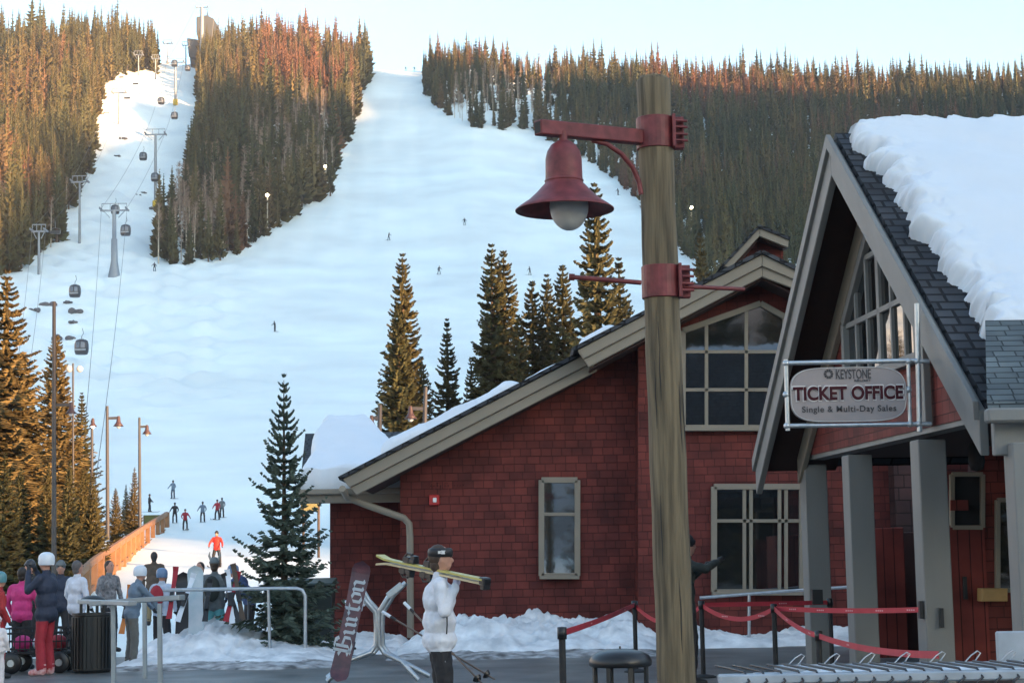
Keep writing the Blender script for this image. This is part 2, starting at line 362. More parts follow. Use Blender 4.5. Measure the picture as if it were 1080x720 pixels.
def aspen(seed, h=13):
    g = random.Random(seed); mb = MB(); tr = MB()
    bend = g.uniform(-.3, .3)
    def tp(t): return Vector((bend * t * t * 1.5, g.uniform(-.02, .02), h * t - .3))
    tr.tube([tp(0), tp(.3), tp(.6), tp(.97)], [.16, .13, .09, .02], 5)
    for i in range(64):
        t = g.uniform(.38, .98); p = tp(t); a = g.random() * 6.28; L = g.uniform(.7, 2.4) * (1.3 - t)
        d = Vector((math.cos(a), math.sin(a), g.uniform(.9, 1.9))).normalized()
        s = Vector((-math.sin(a), math.cos(a), 0)) * .028
        e = p + d * L; mb.add([p - s, p + s, e + s * .3, e - s * .3], [(0, 1, 2, 3)])
        for k in range(8):
            q = p + d * L * g.uniform(.3, 1); d2 = (d + Vector((g.uniform(-.8, .8), g.uniform(-.8, .8), g.uniform(-.1, .5)))).normalized(); l2 = g.uniform(.3, .9)
            s2 = d2.cross(Vector((g.uniform(-1, 1), g.uniform(-1, 1), .3))).normalized() * .026; e2 = q + d2 * l2
            mb.add([q - s2, q + s2, e2], [(0, 1, 2)])
    return tr, mb
FARV = [conifer(100 + i, 1., [.15, .12, .175, .14, .115, .16][i], [24, 27, 22, 25, 28, 20][i], 8, 0, .05 + .04 * (i % 3), .26, [.95, .8, 1.05, .9, .75, 1.][i]) for i in range(6)]
FART = trunk_arr(1., .016, 5)
tree_far = []; tree_red = []
for i, (v, q) in enumerate(FARV):
    tk = np_mesh('trunk', *FART, BARK, True); tree_far.append((np_mesh('crown', v, q, CROWN, False), tk)); tree_red.append((np_mesh('crown', v, q, CROWNR, False), tk))
NEARV = []
for i in range(5):
    v, q = conifer(300 + i, 1., [.19, .15, .17, .21, .13][i], [58, 64, 58, 54, 66][i], 10, [13, 12, 13, 14, 11][i], .03, .10, [.9, .8, 1.0, 1.0, .75][i], .3, .44, .062)
    NEARV.append((np_mesh('crown', v, q, NEARN, False), np_mesh('trunk', *trunk_arr(1., .018, 7), BARK, True)))
def put_tree(kind, meshes, p, h, wsc, label, group, cat='tree', rz=None):
    o = bpy.data.objects.new(kind, None); C.objects.link(o); o.location = p; o.scale = (h * wsc, h * wsc, h); o.rotation_euler = (0, 0, rnd.random() * 6.28 if rz is None else rz)
    tag(o, label, cat, group)
    for nm, me in (('crown', meshes[0]), ('trunk', meshes[1])):
        c = bpy.data.objects.new(nm, me); C.objects.link(c); c.parent = o
    return o
def inpoly(x, y, poly):
    c = False; n = len(poly)
    for i in range(n):
        x1, y1 = poly[i]; x2, y2 = poly[i - 1]
        if (y1 > y) != (y2 > y) and x < (x2 - x1) * (y - y1) / (y2 - y1) + x1: c = not c
    return c
RMI = RM.inverted()
def proj(p):
    q = RMI @ (Vector(p) - CAM); return 540 + F * q.x / -q.z, 360 - F * q.y / -q.z
LEFT = [(-60, 40), (165, 40), (168, 78), (150, 74), (118, 84), (106, 100), (102, 130), (98, 175), (76, 215), (68, 255), (40, 268), (22, 285), (-60, 320)]
MIDF = [(214, 40), (387, 40), (388, 86), (378, 104), (374, 134), (354, 160), (352, 206), (318, 222), (272, 258), (238, 276), (163, 281), (166, 262), (190, 222), (203, 180), (212, 130), (208, 100)]
RGT = [(446, 60), (578, 60), (1200, 40), (1200, 640), (800, 600), (800, 470), (765, 350), (740, 300), (700, 240), (648, 190), (606, 163), (560, 137), (520, 137), (486, 132), (470, 120), (447, 100)]
ASP = [[(262, 135), (350, 118), (352, 205), (318, 216), (272, 254), (250, 262)], [(478, 98), (572, 84), (592, 96), (592, 136), (478, 128)], [(165, 279), (190, 222), (208, 190), (232, 195), (236, 272)], [(-5, 150), (30, 175), (30, 280), (-10, 300)], [(350, 110), (372, 100), (374, 134), (352, 160)], [(760, 235), (860, 200), (860, 320), (760, 320)], [(45, 200), (70, 190), (70, 262), (30, 275)]]
cand = []; g = random.Random(11)
xs = 0
for k in range(60000):
    r = math.sqrt(g.uniform(150 ** 2, 775 ** 2)) if k % 3 else g.uniform(200, 775); a = g.uniform(-.34, .34); x, y = r * math.sin(a), r * math.cos(a)
    z = T(x, y); px, py = proj((x, y, z))
    for ri, poly in enumerate((LEFT, MIDF, RGT)):
        if inpoly(px, py, poly) or (r > 715 and ri == 2 and px > 446) or (r > 715 and ri == 0 and px < 163) or (r > 715 and ri == 1 and 214 < px < 384):
            cand.append((r, x, y, z, px, py, ri)); break
# thin out with a minimum spacing
cell = {}; keep = []
for c in cand:
    r, x, y, z, px, py, ri = c; asp = any(inpoly(px, py, q) for q in ASP)
    asp = asp and g.random() < .78
    open_ = False
    if ri == 1 and px < 225 and 95 < py < 200 and g.random() < .55: open_ = True
    if open_: continue
    sp = (2.5 if ri == 1 else 2.8) if not asp else 2.1
    if ri == 2 and r < 420: sp = 5.5
    ij = (int(x // 3), int(y // 3)); bad = False
    for di in (-2, -1, 0, 1, 2):
        for dj in (-2, -1, 0, 1, 2):
            for q in cell.get((ij[0] + di, ij[1] + dj), ()):
                if (q[0] - x) ** 2 + (q[1] - y) ** 2 < sp * sp: bad = True
        if bad: break
    if bad: continue
    cell.setdefault(ij, []).append((x, y)); keep.append((r, x, y, z, px, py, ri, asp))
keep.sort()
con = [k for k in keep if not k[7]]; aspn = []; quota = [105, 95, 70, 8, 8, 0, 8]; drop = []; conv = [.25, .12, .3, 1, 1, 1, 1]
for qi, poly in enumerate(ASP):
    inn = [k for k in keep if k[7] and inpoly(k[4], k[5], poly)]; random.Random(3).shuffle(inn); aspn += inn[:quota[qi]]; drop += [k for k in inn[quota[qi]:] if g.random() < conv[qi]]
con += [k[:7] + (False,) for k in drop if k[0] > 0 and not (inpoly(k[4], k[5], ASP[1]) and False)]; con.sort()
def vis(k):                       # not hidden behind the lodge or the ticket office, and in frame
    px, py = k[4], k[5]
    top = py - 14 * F / k[0]
    if px < -15 or px > 1095: return False
    if px > 885 and top > 118: return False
    if 835 < px <= 885 and top > 250: return False
    if px > 640 and top > 375 - (px - 620) * .52: return False
    return True
near = [k for k in con if vis(k)][:255]; ns = set(id(k) for k in near)
rest = [k for k in con if id(k) not in ns and (vis(k) or k[0] > 560)]
GRP = ['dark conifers on the mountainside left of the lift line', 'conifers in the stand between lift line and wide ski run', 'conifers in the forest right of the wide ski run']
LBL = ['tall narrow conifer in the forest left of the gondola line', 'tall narrow conifer in the stand between gondola line and ski run', 'tall narrow conifer in the shaded forest right of the ski run']
hts = []
def th(k):
    h = g.uniform(8, 16) * (1.0 if g.random() < .85 else 1.35)
    h *= (1.3 if k[6] < 2 else .92)
    if 560 < k[4] < 720 and k[5] > 140: h *= .8
    return h
def rusty(k):
    from mathutils import noise
    q = noise.noise(Vector((k[1] * .02, k[2] * .02, 3.3))) + g.uniform(-.35, .35)
    if k[6] == 1 and 270 < k[4] < 375 and 45 < k[5] < 115: q += .55
    if k[6] == 2 and k[5] < 150: q += .15
    return .42 + q * .75
for k in near:
    r, x, y, z, px, py, ri, a_ = k
    put_tree('conifer_tree', (tree_red if rusty(k) > .8 else tree_far)[g.randrange(6)], (x, y, z - .3), th(k), g.uniform(.85, 1.25), LBL[ri], GRP[ri])
VV = []; QQ = []; TT = []; MI = []; base = 0
for k in rest:
    r, x, y, z, px, py, ri, a_ = k; h = th(k); v, q = FARV[g.randrange(6)]; an = g.random() * 6.28; s = h * g.uniform(.85, 1.3)
    ca, sa = math.cos(an), math.sin(an)
    w = np.stack([(v[:, 0] * ca - v[:, 1] * sa) * s + x, (v[:, 0] * sa + v[:, 1] * ca) * s + y, v[:, 2] * h + z - .3], -1)
    tint = min(1, max(0, rusty(k)))
    VV.append(w); QQ.append(q + base); base += len(w); TT.append(np.full(len(w), tint)); MI.append(np.zeros(len(q)))
    v, q = FART
    w = np.stack([v[:, 0] * h + x, v[:, 1] * h + y, v[:, 2] * h + z], -1); VV.append(w); QQ.append(q + base); base += len(w); TT.append(np.full(len(w), tint)); MI.append(np.ones(len(q)))
o = bpy.data.objects.new('distant_forest', np_mesh('distant_forest', np.concatenate(VV), np.concatenate(QQ), [CROWNA, BARK], False, np.concatenate(TT), np.concatenate(MI))); C.objects.link(o)
tag(o, 'dense conifer forest covering the upper mountainside, sunlit along the ridge', 'forest', kind='stuff')
asv = []
for i in range(5):
    tr, cr = aspen(40 + i); a = tr.build('trunk', ASPB); b = cr.build('crown', ASPT); asv.append((b.data, a.data)); bpy.data.objects.remove(a); bpy.data.objects.remove(b)
for k in [q for q in aspn if vis(q)][:290]:
    r, x, y, z, px, py, ri, a_ = k
    o = bpy.data.objects.new('aspen_tree', None); C.objects.link(o); s = g.uniform(.75, 1.15) * (.85 if ri == 2 else 1); o.location = (x, y, z); o.scale = (s * 1.1, s * 1.1, s); o.rotation_euler = (0, 0, g.random() * 6.28)
    tag(o, ['bare pale aspen among the dark conifers left of the lift line', 'bare pale aspen at the lower edge of the stand beside the ski run', 'bare pale aspen beside the upper right edge of the ski run'][ri], 'tree', 'bare aspens, region %s' % ['left of the lift line', 'beside the ski run', 'upper right of the ski run'][ri])
    ms = asv[g.randrange(5)]
    for nm, me in (('crown', ms[0]), ('trunk', ms[1])):
        c = bpy.data.objects.new(nm, me); C.objects.link(c); c.parent = o
print('TREES', len(near), len(rest), len(aspn))
# trees between the plaza and the slope: (px, top y, depth, mesh, width, label)
NT = [
 (2, 283, 82, 3, 1.35, 'big golden spruce at the left picture edge, taller than its neighbours'),
 (22, 372, 92, 0, 1.15, 'dark spruce just right of the big golden spruce at the left edge'),
 (56, 352, 96, 1, 1.30, 'tall slim golden spruce behind the tall lamp post at left'),
 (84, 412, 100, 2, 1.10, 'spruce with a white light beside it, right of the tall slim golden spruce'),
 (36, 455, 88, 0, 1.1, 'shaded spruce filling the gap below the tall slim golden spruce'),
 (3, 476, 70, 2, 1.3, 'short bushy golden spruce at the left picture edge above the skiers'),
 (20, 492, 74, 0, 1.2, 'short golden spruce left of the tall lamp post'),
 (49, 486, 74, 3, .95, 'small golden spruce immediately left of the tall lamp post'),
 (72, 484, 72, 0, 1.0, 'small golden spruce immediately right of the tall lamp post'),
 (86, 492, 76, 2, 1.05, 'small golden spruce between the tall lamp post and the railing'),
 (97, 494, 74, 3, .9, 'small golden spruce nearest the orange wooden railing'),
 (121, 514, 100, 1, 1.1, 'small dark spruce behind the second lamp post beside the railing'),
 (132, 510, 112, 2, .9, 'small dark spruce between the two lamp posts by the railing'),
 (141, 492, 104, 0, .85, 'pointed dark spruce just left of the lamp post at the end of the railing'),
 (428, 266, 98, 4, 1.1, 'tall columnar spruce, leftmost of the big spruces above the lodge roof'),
 (423, 322, 96, 1, 1.1, 'shorter spruce leaning against the left side of the tall columnar spruce'),
 (447, 374, 100, 1, 1.0, 'low dark spruce right of the tall columnar spruce'),
 (475, 333, 102, 2, .95, 'dark spire shaped spruce standing alone above the lodge roof'),
 (500, 375, 108, 0, .8, 'smallest dark spruce above the lodge roof snow'),
 (524, 256, 98, 4, 1.15, 'golden topped spruce, left one of the close pair above the lodge'),
 (537, 262, 99, 1, 1.15, 'golden topped spruce, right one of the close pair above the lodge'),
 (551, 330, 95, 0, 1.1, 'dark bushy spruce at the foot of the close pair'),
 (567, 294, 101, 1, 1.0, 'slender bright golden spruce right of the close pair'),
 (583, 288, 104, 4, 1.0, 'slender dark spruce right of the bright golden one'),
 (600, 277, 100, 1, 1.05, 'dark spruce immediately left of the broad golden spruce'),
 (637, 190, 92, 0, 1.1, 'broad golden spruce rising beneath the red lamp shade'),
 (661, 268, 96, 2, 1.1, 'golden spruce partly hidden by the wooden lamp pole'),
 (749, 242, 128, 2, 1.0, 'small golden spruce left of the roof cupola'),
]
for px, ty, Yd, mi, wd, lb in NT:
    b = PZ(px, Yd, 0); z = T(b.x, b.y); h = P(px, ty, Yd).z - z
    put_tree('spruce_tree', NEARV[mi], (b.x, b.y, z - .2), h + .2, wd * (1.05 if h > 16 else 1.15), lb, 'spruces between the plaza and the slope')
for i, (x, y, h) in enumerate([(9.5, -32, 20), (12, -35, 22), (14.5, -31, 17), (17, -38, 23), (23, -40, 18), (6, -44, 20)]):
    put_tree('spruce_tree', NEARV[i % 5], (x, y, -.3), h, 1.1, 'golden spruce mirrored in the gable window of the red lodge', 'spruces mirrored in the lodge windows')
# close fir by the rail
v, q = conifer(77, 4.5, 1.08, 36, 9, 15, .06, 0, .95, .5, .40, .07)
v2, q2 = trunk_arr(4.5, .075, 10)
b = PZ(300, 31.5, .05)
o = bpy.data.objects.new('fir_tree', None); C.objects.link(o); o.location = (b.x, b.y, .02); o.scale = (1, 1, (P(300, 392, 31.5).z - .02) / 4.5)
tag(o, 'small dark green fir on the plaza left of the red lodge', 'tree')
for nm, me in (('crown', np_mesh('crown', v, q, FIRN, False)), ('trunk', np_mesh('trunk', v2, q2, BARK))):
    c = bpy.data.objects.new(nm, me); C.objects.link(c); c.parent = o
# ---------------------------------------------------------------- red lodge
lodge = thing('ski_lodge', P(600, 672, 36) * 1.0, 'large red shingled ski lodge with taupe trim and a snowy stepped gable roof', 'lodge')
def px3(poly, Y): return [P(a, b, Y) for a, b in poly]
def pane_grid(mbf, mbg, corners, Y, fw=.07, dep=.06, bars=()):
    """frame bars round a pixel polygon and inner bars; pane behind"""
    pts = px3(corners, Y); n = len(pts)
    for i in range(n): mbf.beam(pts[i], pts[(i + 1) % n], dep, fw, up=(pts[(i + 1) % n] - pts[i]).cross(Vector((0, 1, 0))))
    for a, b in bars:
        q = P(*a, Y + .012), P(*b, Y + .012); mbf.beam(q[0], q[1], dep * .7, fw * .6, up=(q[1] - q[0]).cross(Vector((0, 1, 0))))
    mbg.add([P(a, b, Y + .02) for a, b in corners], [tuple(range(n))[::-1]])
def zc(px, Y, z): return PZ(px, Y, z)
# wall blocks: lower (back) volume, front volume, recessed entry wall
YB, YF = 35.0, 34.2
def wallpoly(pxs, Y, dep, name, m=WALL):
    mb = MB(); mb.prism(px3(pxs, Y), (0, dep, 0)); return mb.build(name, m, lodge)
w1 = wallpoly([(422, 690), (422, 498), (600, 398), (690, 352), (690, 690)], YB, 12, 'wall')
w2 = wallpoly([(673, 695), (673, 352), (804, 282), (860, 312), (966, 372), (966, 695)], YF, 14, 'wall')
w3 = wallpoly([(348, 680), (348, 520), (440, 520), (440, 680)], 38.2, 8, 'wall')
# vertical corner strip of front volume & dark corner of the recess
mb = MB(); a, b = P(672, 372, YF - .01), P(675, 690, YF - .01)
# barge boards
def barge(poly_top, poly_bot, Y, dep, name, m=TRIM):
    mb = MB(); mb.prism(px3(poly_top + poly_bot[::-1], Y), (0, dep, 0)); return mb.build(name, m, lodge, .012)
YL, YU = 34.15, 33.35
def lerp2(a, b, t): return (a[0] + (b[0] - a[0]) * t, a[1] + (b[1] - a[1]) * t)
def two(topa, topb, bota, botb, Y):
    m1, m2 = lerp2(topa, bota, .52), lerp2(topb, botb, .52)
    barge([topa, topb], [m1, m2], Y - .06, .12, 'barge_board'); barge([lerp2(topa, bota, .535), lerp2(topb, botb, .535)], [bota, botb], Y, .10, 'barge_board')
two((361, 505), (620, 372), (376, 522), (630, 391), YL)
two((609, 369), (804, 268), (621, 387), (804, 292), YU)
two((804, 268), (850, 290), (804, 292), (850, 309), YU)
# roof slabs (dark shingles), running back
def roofslab(a, b, Y0, Y1, th, name='roof', m=ROOFT):
    A_, B_ = P(*a, Y0), P(*b, Y0); mb = MB(); d = (B_ - A_).normalized(); nrm = Vector((-d.z, 0, d.x)); nrm = nrm if nrm.z > 0 else -nrm
    mb.prism([A_, B_, B_ + nrm * th, A_ + nrm * th], (0, Y1 - Y0, 0)); return mb.build(name, m, lodge)
roofslab((358, 506), (612, 374.5), YL - .12, 47.5, .07)
roofslab((605, 370), (804.5, 267), YU - .12, 48, .07)
roofslab((803.5, 267), (990, 358), YU - .12, 48, .07)
# soffits
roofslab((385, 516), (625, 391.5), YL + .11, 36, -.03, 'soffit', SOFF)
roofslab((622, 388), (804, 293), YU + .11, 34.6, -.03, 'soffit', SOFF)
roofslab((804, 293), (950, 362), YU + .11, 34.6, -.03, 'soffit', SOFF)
# rear wing roof facing the plaza, with snow
mb = MB(); e0, e1, r0, r1 = P(316, 516, 36.6), P(400, 516, 36.6), P(322, 457, 40.5), P(470, 457, 40.5)
e1 = Vector((r1.x, e1.y, e1.z)); r1.z = r0.z; e1.z = e0.z
mb.prism([e0, e1, r1, r0], (0, 0, -.14)); mb.build('rear_roof', ROOFT, lodge)
mb = MB(); mb.beam(e0 + Vector((0, -.06, -.16)), e1 + Vector((0, -.06, -.16)), .13, .26); mb.beam(e0 + Vector((0, -.2, -.06)), e1 + Vector((0, -.2, -.06)), .12, .11)
mb.build('gutter', TRIM, lodge, .02)
mb = MB(); mb.prism([e0 + Vector((.1, 0, -.12)), e1 + Vector((0, 0, -.12)), e1 + Vector((0, 1.6, -.12)), e0 + Vector((.1, 1.6, -.12))], (0, 0, -.06)); mb.build('soffit', SOFF, lodge)
mb = MB(); mb.prism([r0 + Vector((0, .01, -.1)), e0 + Vector((.02, .1, -.12)), e0 + Vector((.02, 4.2, -.12))], (.08, 0, 0)); mb.build('gable_end', WALL, lodge)
# snow masses: generic slab on a plane spanned by (o, u, v), rounded rim
def noise3(p):
    from mathutils import noise
    return noise.noise(p)
def snow_slab(name, o, u, v, nu, nv, T, inside, parent, rim=.5, seed=0, m=None, up=None, crumble=.5):
    o, u, v = Vector(o), Vector(u), Vector(v); nrm = u.cross(v).normalized(); nrm = nrm if nrm.z > 0 else -nrm
    lu, lv = u.length, v.length; g = random.Random(seed); ph = [g.uniform(0, 6) for _ in range(6)]
    vs = []; D = {}
    nu0, nv0 = nu, nv; nu += 2; nv += 2
    for i in range(nu + 1):
        for j in range(nv + 1):
            a, b = min(max(i - 1, 0), nu0) / nu0, min(max(j - 1, 0), nv0) / nv0; x, y = a * lu, b * lv; d = inside(x, y)
            if i in (0, nu) or j in (0, nv): d = -1 if d <= 0 else -.001
            f = math.sqrt(max(0, 1 - (1 - min(1, max(0, d) / rim)) ** 2)) if d > 0 else 0
            q_ = o + u * a + v * b; rag = noise3(q_ * 2.2) * .5 + noise3(q_ * 5.5) * .3 + noise3(q_ * 13) * .16
            edge = max(0, 1 - max(0, d) / .55)
            nn = 1 + (.05 + .55 * edge) * rag * crumble + .10 * math.sin(x * 1.9 + ph[0]) * math.sin(y * 1.6 + ph[1]) + .05 * math.sin(x * 5 + ph[2] + y * 3)
            h = T * f * nn
            vs.append(o + u * a + v * b + nrm * (h if d > 0 else -.06) - v.normalized() * (.22 * edge * rag * crumble if d > 0 else 0)); D[i, j] = d
    fs = []
    for i in range(nu):
        for j in range(nv):
            if max(D[i, j], D[i + 1, j], D[i, j + 1], D[i + 1, j + 1]) > 0:
                q = (i * (nv + 1) + j, (i + 1) * (nv + 1) + j, (i + 1) * (nv + 1) + j + 1, i * (nv + 1) + j + 1); fs.append(q)
    mb = MB(); mb.add(vs, fs, 0, True); o_ = mb.build(name, m or SNOWM, parent); return o_
# rear wing snow: covers the lower slope, ragged at the eave
u = (e1 - e0); v = (r0 + Vector((e0.x - r0.x, 0, 0)) - e0)
LU, LV = u.length, v.length
def ins_rear(x, y):
    top = LV * (1.02 - .62 * max(0, min(1, (x - 1.0) / .9)) ** 1.2) if x > 1.0 else LV * 1.02
    low = .10 + .12 * abs(math.sin(x * 2.2)) + .08 * math.sin(x * 7)
    low = -.12 - .05 * math.sin(x * 4)
    return min(x - .02 + .05 * math.sin(y * 3), y - low, top - y)
snow_slab('roof_snow', e0 + Vector((0, -.05, .03)), u, v, 90, 60, .42, ins_rear, lodge, .2, 3)
# snow along the big roof slope (seen edge on above the barge board)
def slope_snow(a, b, Y0, Y1, T, seed, e1_=.8, e2_=.5):
    A_, B_ = P(*a, Y0), P(*b, Y0); u = B_ - A_; v = Vector((0, Y1 - Y0, 0)); L, W = u.length, v.length
    ins = lambda x, y: min((x) * e1_, (L - x) * e2_, y + .02 * math.sin(x * 3), W - y)
    return snow_slab('roof_snow', A_, u, v, 110, 46, T, ins, lodge, .13, seed)
slope_snow((402, 484), (553, 407), YL + .12, 47, .27, 5, .5, .35)
slope_snow((540, 411.5), (604, 378.5), YL + .15, 47, .10, 6, .3, .3)
slope_snow((612, 367), (654, 345.5), YU + .12, 47, .17, 7, .6, .5)
# cupola
cb = MB(); Yc = 38.0; cb.prism(px3([(781, 300), (781, 262), (802, 248), (826, 256), (826, 300)], Yc), (0, 1.5, 0)); cup = cb.build('cupola', WALL2, lodge)
cb = MB(); cb.prism(px3([(763, 281), (801, 240), (801, 249), (771, 282)], Yc - .45), (0, .1, 0)); cb.prism(px3([(801, 240), (832, 252.5), (831, 261), (801, 249)], Yc - .45), (0, .1, 0)); cb.build('fascia', TRIM, cup, .01)
cb = MB(); cb.prism(px3([(760, 280.5), (801, 236.5), (801, 240), (763, 281.5)], Yc - .5), (0, 2.6, 0)); cb.prism(px3([(801, 236.5), (834, 250), (833, 253), (801, 240)], Yc - .5), (0, 2.6, 0)); cb.build('roof', ROOFT, cup)
cb = MB(); cb.prism(px3([(772, 282), (801, 249.2), (801, 252), (781, 276)], Yc - .3), (0, .3, 0)); cb.prism(px3([(801, 249.2), (831, 261), (826, 262), (801, 252)], Yc - .3), (0, .3, 0)); cb.build('soffit', SOFF, cup)
# windows
def window(corners, Y, bars, parent, name='window', sill=True, outer=.11, gl=None):
    mf = MB(); mg = MB(); pane_grid(mf, mg, corners, Y, outer, .10, bars)
    f = mf.build(name, TRIM, parent, .006); mg.build('pane', gl or GLASS, f)
    if sill:
        a = P(corners[-1][0] - 2, corners[-1][1] + 1.5, Y - .04); b = P(corners[-2][0] + 2, corners[-2][1] + 1.5, Y - .04)
        s = MB(); s.beam(a, b, .18, .07); s.build('sill', TRIM, f, .008)
    return f
window([(571, 506), (609, 506), (609, 607), (571, 607)], YB - .06, [((571, 542), (609, 542))], lodge)
window([(720, 349), (802, 320), (838, 340), (838, 451), (720, 451)], YF - .06, [((720, 371), (838, 371)), ((720, 411), (838, 411)), ((745, 341), (745, 451)), ((787, 326), (787, 451)), ((827, 334), (827, 451))], lodge)
window([(753, 513), (846, 513), (846, 624), (753, 624)], YF - .06, [((753, 549), (846, 549)), ((792, 513), (792, 624)), ((829, 513), (829, 624)), ((785, 513), (785, 624)), ((822, 513), (822, 624))], lodge)
window([(846, 513), (862, 513), (862, 624), (846, 624)], YF - .05, [], lodge, sill=False)
# downspout
mb = MB(); mb.tube([P(361, 515, 34.0), P(366, 524, 34.4), P(386, 532, 34.6), P(426, 546, 34.8), P(431.5, 552, 34.85), P(432.5, 566, 34.85), P(433, 672, 34.85)], .068, 8); mb.build('downspout', TRIM, lodge)
# fire alarm strobe, raised letters remains
al = MB(); al.obox(P(458, 527, YB - .05), (.1, 0, 0), (0, .05, 0), (0, 0, .1)); a_ = al.build('fire_alarm', mat('alarm_red', (.4, .015, .015), .4), lodge, .015)
al = MB(); al.obox(P(458.5, 527, YB - .115), (.035, 0, 0), (0, .02, 0), (0, 0, .045)); al.build('strobe', mat('strobe_lens', (.8, .8, .8), .2), a_, .01)
ld = MB()
for i, (x, w) in enumerate(((456, 4), (463, 5), (471, 4), (481, 5), (487, 3))):
    p = P(x, 509, YB - .012); ld.obox(p, (w / 110, 0, 0), (0, .008, 0), (0, 0, .012)); ld.obox(p + Vector((-.03, 0, -.05)), (.010, 0, 0), (0, .008, 0), (0, 0, .06)); ld.obox(p + Vector((.03, 0, -.09)), (.010, 0, 0), (0, .008, 0), (0, 0, .05))
ld.build('raised_lettering_remains', WALL2, lodge)
# rail along the front of the big window
mb = MB(); mb.tube([P(738, 630, 33.4), P(842, 622, 33.4), P(905, 618, 33.4)], .03, 8); mb.tube([P(790, 626, 33.4), P(790, 690, 33.4)], .03, 8)
tag(mb.build('hand_rail', GALV), 'grey metal hand rail below the wide lodge window', 'rail')
# dark far end of the lodge beyond the shingled wall, porch shade painted in
mb = MB(); mb.box(P(944, 500, 33.5).x, P(1200, 500, 33.5).x, 33.6, 34.1, -.1, 4.2); mb.build('side_wall', shingle('painted_shade_shingles', (.06, .03, .03), (.05, .025, .025), (.015, .008, .008), .34, .235), lodge)  # darker shingle colours carry the shade under the porch
# ---------------------------------------------------------------- ticket office
N0, F0 = P(1045, 437, 17), P(805, 492, 26.9)
gx = Vector((F0.x - N0.x, F0.y - N0.y, 0)); Wd = gx.length; gx.normalize(); ex = Vector((gx.y, -gx.x, 0))
apz = None
def L(a, b, z): return Vector((N0.x, N0.y, 0)) + gx * a + ex * b + Vector((0, 0, z))
mid = L(Wd / 2, 0, 0); APZ = P(883, 152, mid.y).z; EZ = (N0.z + F0.z) / 2
print('OFFICE', Wd, APZ, EZ, N0, F0, proj(L(Wd / 2, 0, APZ)))
office = thing('ticket_office', L(1, 1, 0), 'red shingled ticket office with steep gable, grey columns and a thick snow covered roof', 'ticket office')
sl_ = (APZ - EZ) / (Wd / 2)                      # rise per metre
def roofz(a): return EZ + sl_ * min(a, Wd - a)
BW = .52; BE = 14
# roof slabs
for s in (0, 1):
    mb = MB(); a0, a1 = (-.0, Wd / 2) if s == 0 else (Wd, Wd / 2)
    pr = [L(a0, -.05, EZ + .0), L(a1, -.05, APZ + .0), L(a1, -.05, APZ + .14), L(a0, -.05, EZ + .14)]
    mb.prism(pr, ex * BE); mb.build('roof', ROOFT, office)
    # barge boards: wide and a thin outer strip
    mb = MB(); mb.prism([L(a0, -.12, EZ + .03), L(a1, -.12, APZ + .03), L(a1, -.12, APZ - .40), L(a0, -.12, EZ - .40)], ex * .09); mb.build('barge_board', TRIMG, office, .01)
    mb = MB(); mb.prism([L(a0, -.17, EZ + .12), L(a1, -.17, APZ + .12), L(a1, -.17, APZ - .06), L(a0, -.17, EZ - .06)], ex * .06); mb.build('barge_moulding', TRIMG, office, .006)
    # soffit
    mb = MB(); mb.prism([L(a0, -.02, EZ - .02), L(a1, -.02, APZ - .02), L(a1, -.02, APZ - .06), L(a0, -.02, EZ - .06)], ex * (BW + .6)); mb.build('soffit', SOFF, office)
    # inner trim board against gable wall
    q = .42; mb = MB(); mb.prism([L(a0 + (.35 if s == 0 else -.35), BW - .09, EZ + .10), L(a1, BW - .09, APZ - .14), L(a1, BW - .09, APZ - .52), L(a0 + (.35 if s == 0 else -.35), BW - .09, EZ - .26)], ex * .08); mb.build('rake_trim', TRIM, office, .008)
    mb = MB(); mb.prism([L(a0, -.10, EZ - .38), L(a0, -.10, EZ - .05), L(a0 + (.3 if s == 0 else -.3), -.10, EZ + .1), L(a0 + (.3 if s == 0 else -.3), -.10, EZ - .38)], ex * .06)
# gable wall with window opening cut as separate strips: left panel, right panel, top
GZ = 3.05
mb = MB(); mb.prism([L(.6, BW, GZ), L(Wd - .6, BW, GZ), L(Wd - .6, BW, roofz(.6) - .1), L(Wd / 2, BW, APZ - .15), L(.6, BW, roofz(.6) - .1)], ex * .25); mb.build('gable_wall', WALL, office)
mb = MB(); mb.prism([L(.6, BW + .02, GZ), L(Wd - .6, BW + .02, GZ), L(Wd - .6, BW + .02, GZ - .06), L(.6, BW + .02, GZ - .06)], ex * .24); mb.build('beam', TRIMG, office)
# porch ceiling
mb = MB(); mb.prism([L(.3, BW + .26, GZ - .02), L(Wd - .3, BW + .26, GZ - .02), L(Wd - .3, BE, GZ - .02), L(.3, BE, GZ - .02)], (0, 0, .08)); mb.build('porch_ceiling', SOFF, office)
# gable window (in the wall plane): find a for a pixel column
def onwall(px, py, b):
    d = ray(px, py); o_ = L(0, b, 0); s = (o_ - CAM).dot(ex) / d.dot(ex); return CAM + d * s
mf = MB(); mg = MB(); bp_ = BW - .05
cor = [(893, 386), (893, 322), (917, 243), (968, 330), (968, 386)]
pts = [onwall(x, y, bp_) for x, y in cor]
print('GWIN', [((p - L(0, bp_, 0)).dot(gx), p.z) for p in pts])
ai = lambda p: (p - L(0, bp_, 0)).dot(gx)
aL, aR = ai(pts[0]), ai(pts[3]); aM = Wd / 2
zb = onwall(932, 390, bp_).z
def ztop(a): return roofz(a) - .66
AA = [aL, aM, aR]; poly = [(aL, zb), (aL, ztop(aL)), (aM, ztop(aM)), (aR, ztop(aR)), (aR, zb)]
W3 = lambda a, z, db=0.: L(a, bp_ + db, z)
for i in range(5):
    a, b = poly[i], poly[(i + 1) % 5]; mf.beam(W3(*a), W3(*b), .10, .12, up=(W3(*b) - W3(*a)).cross(ex))
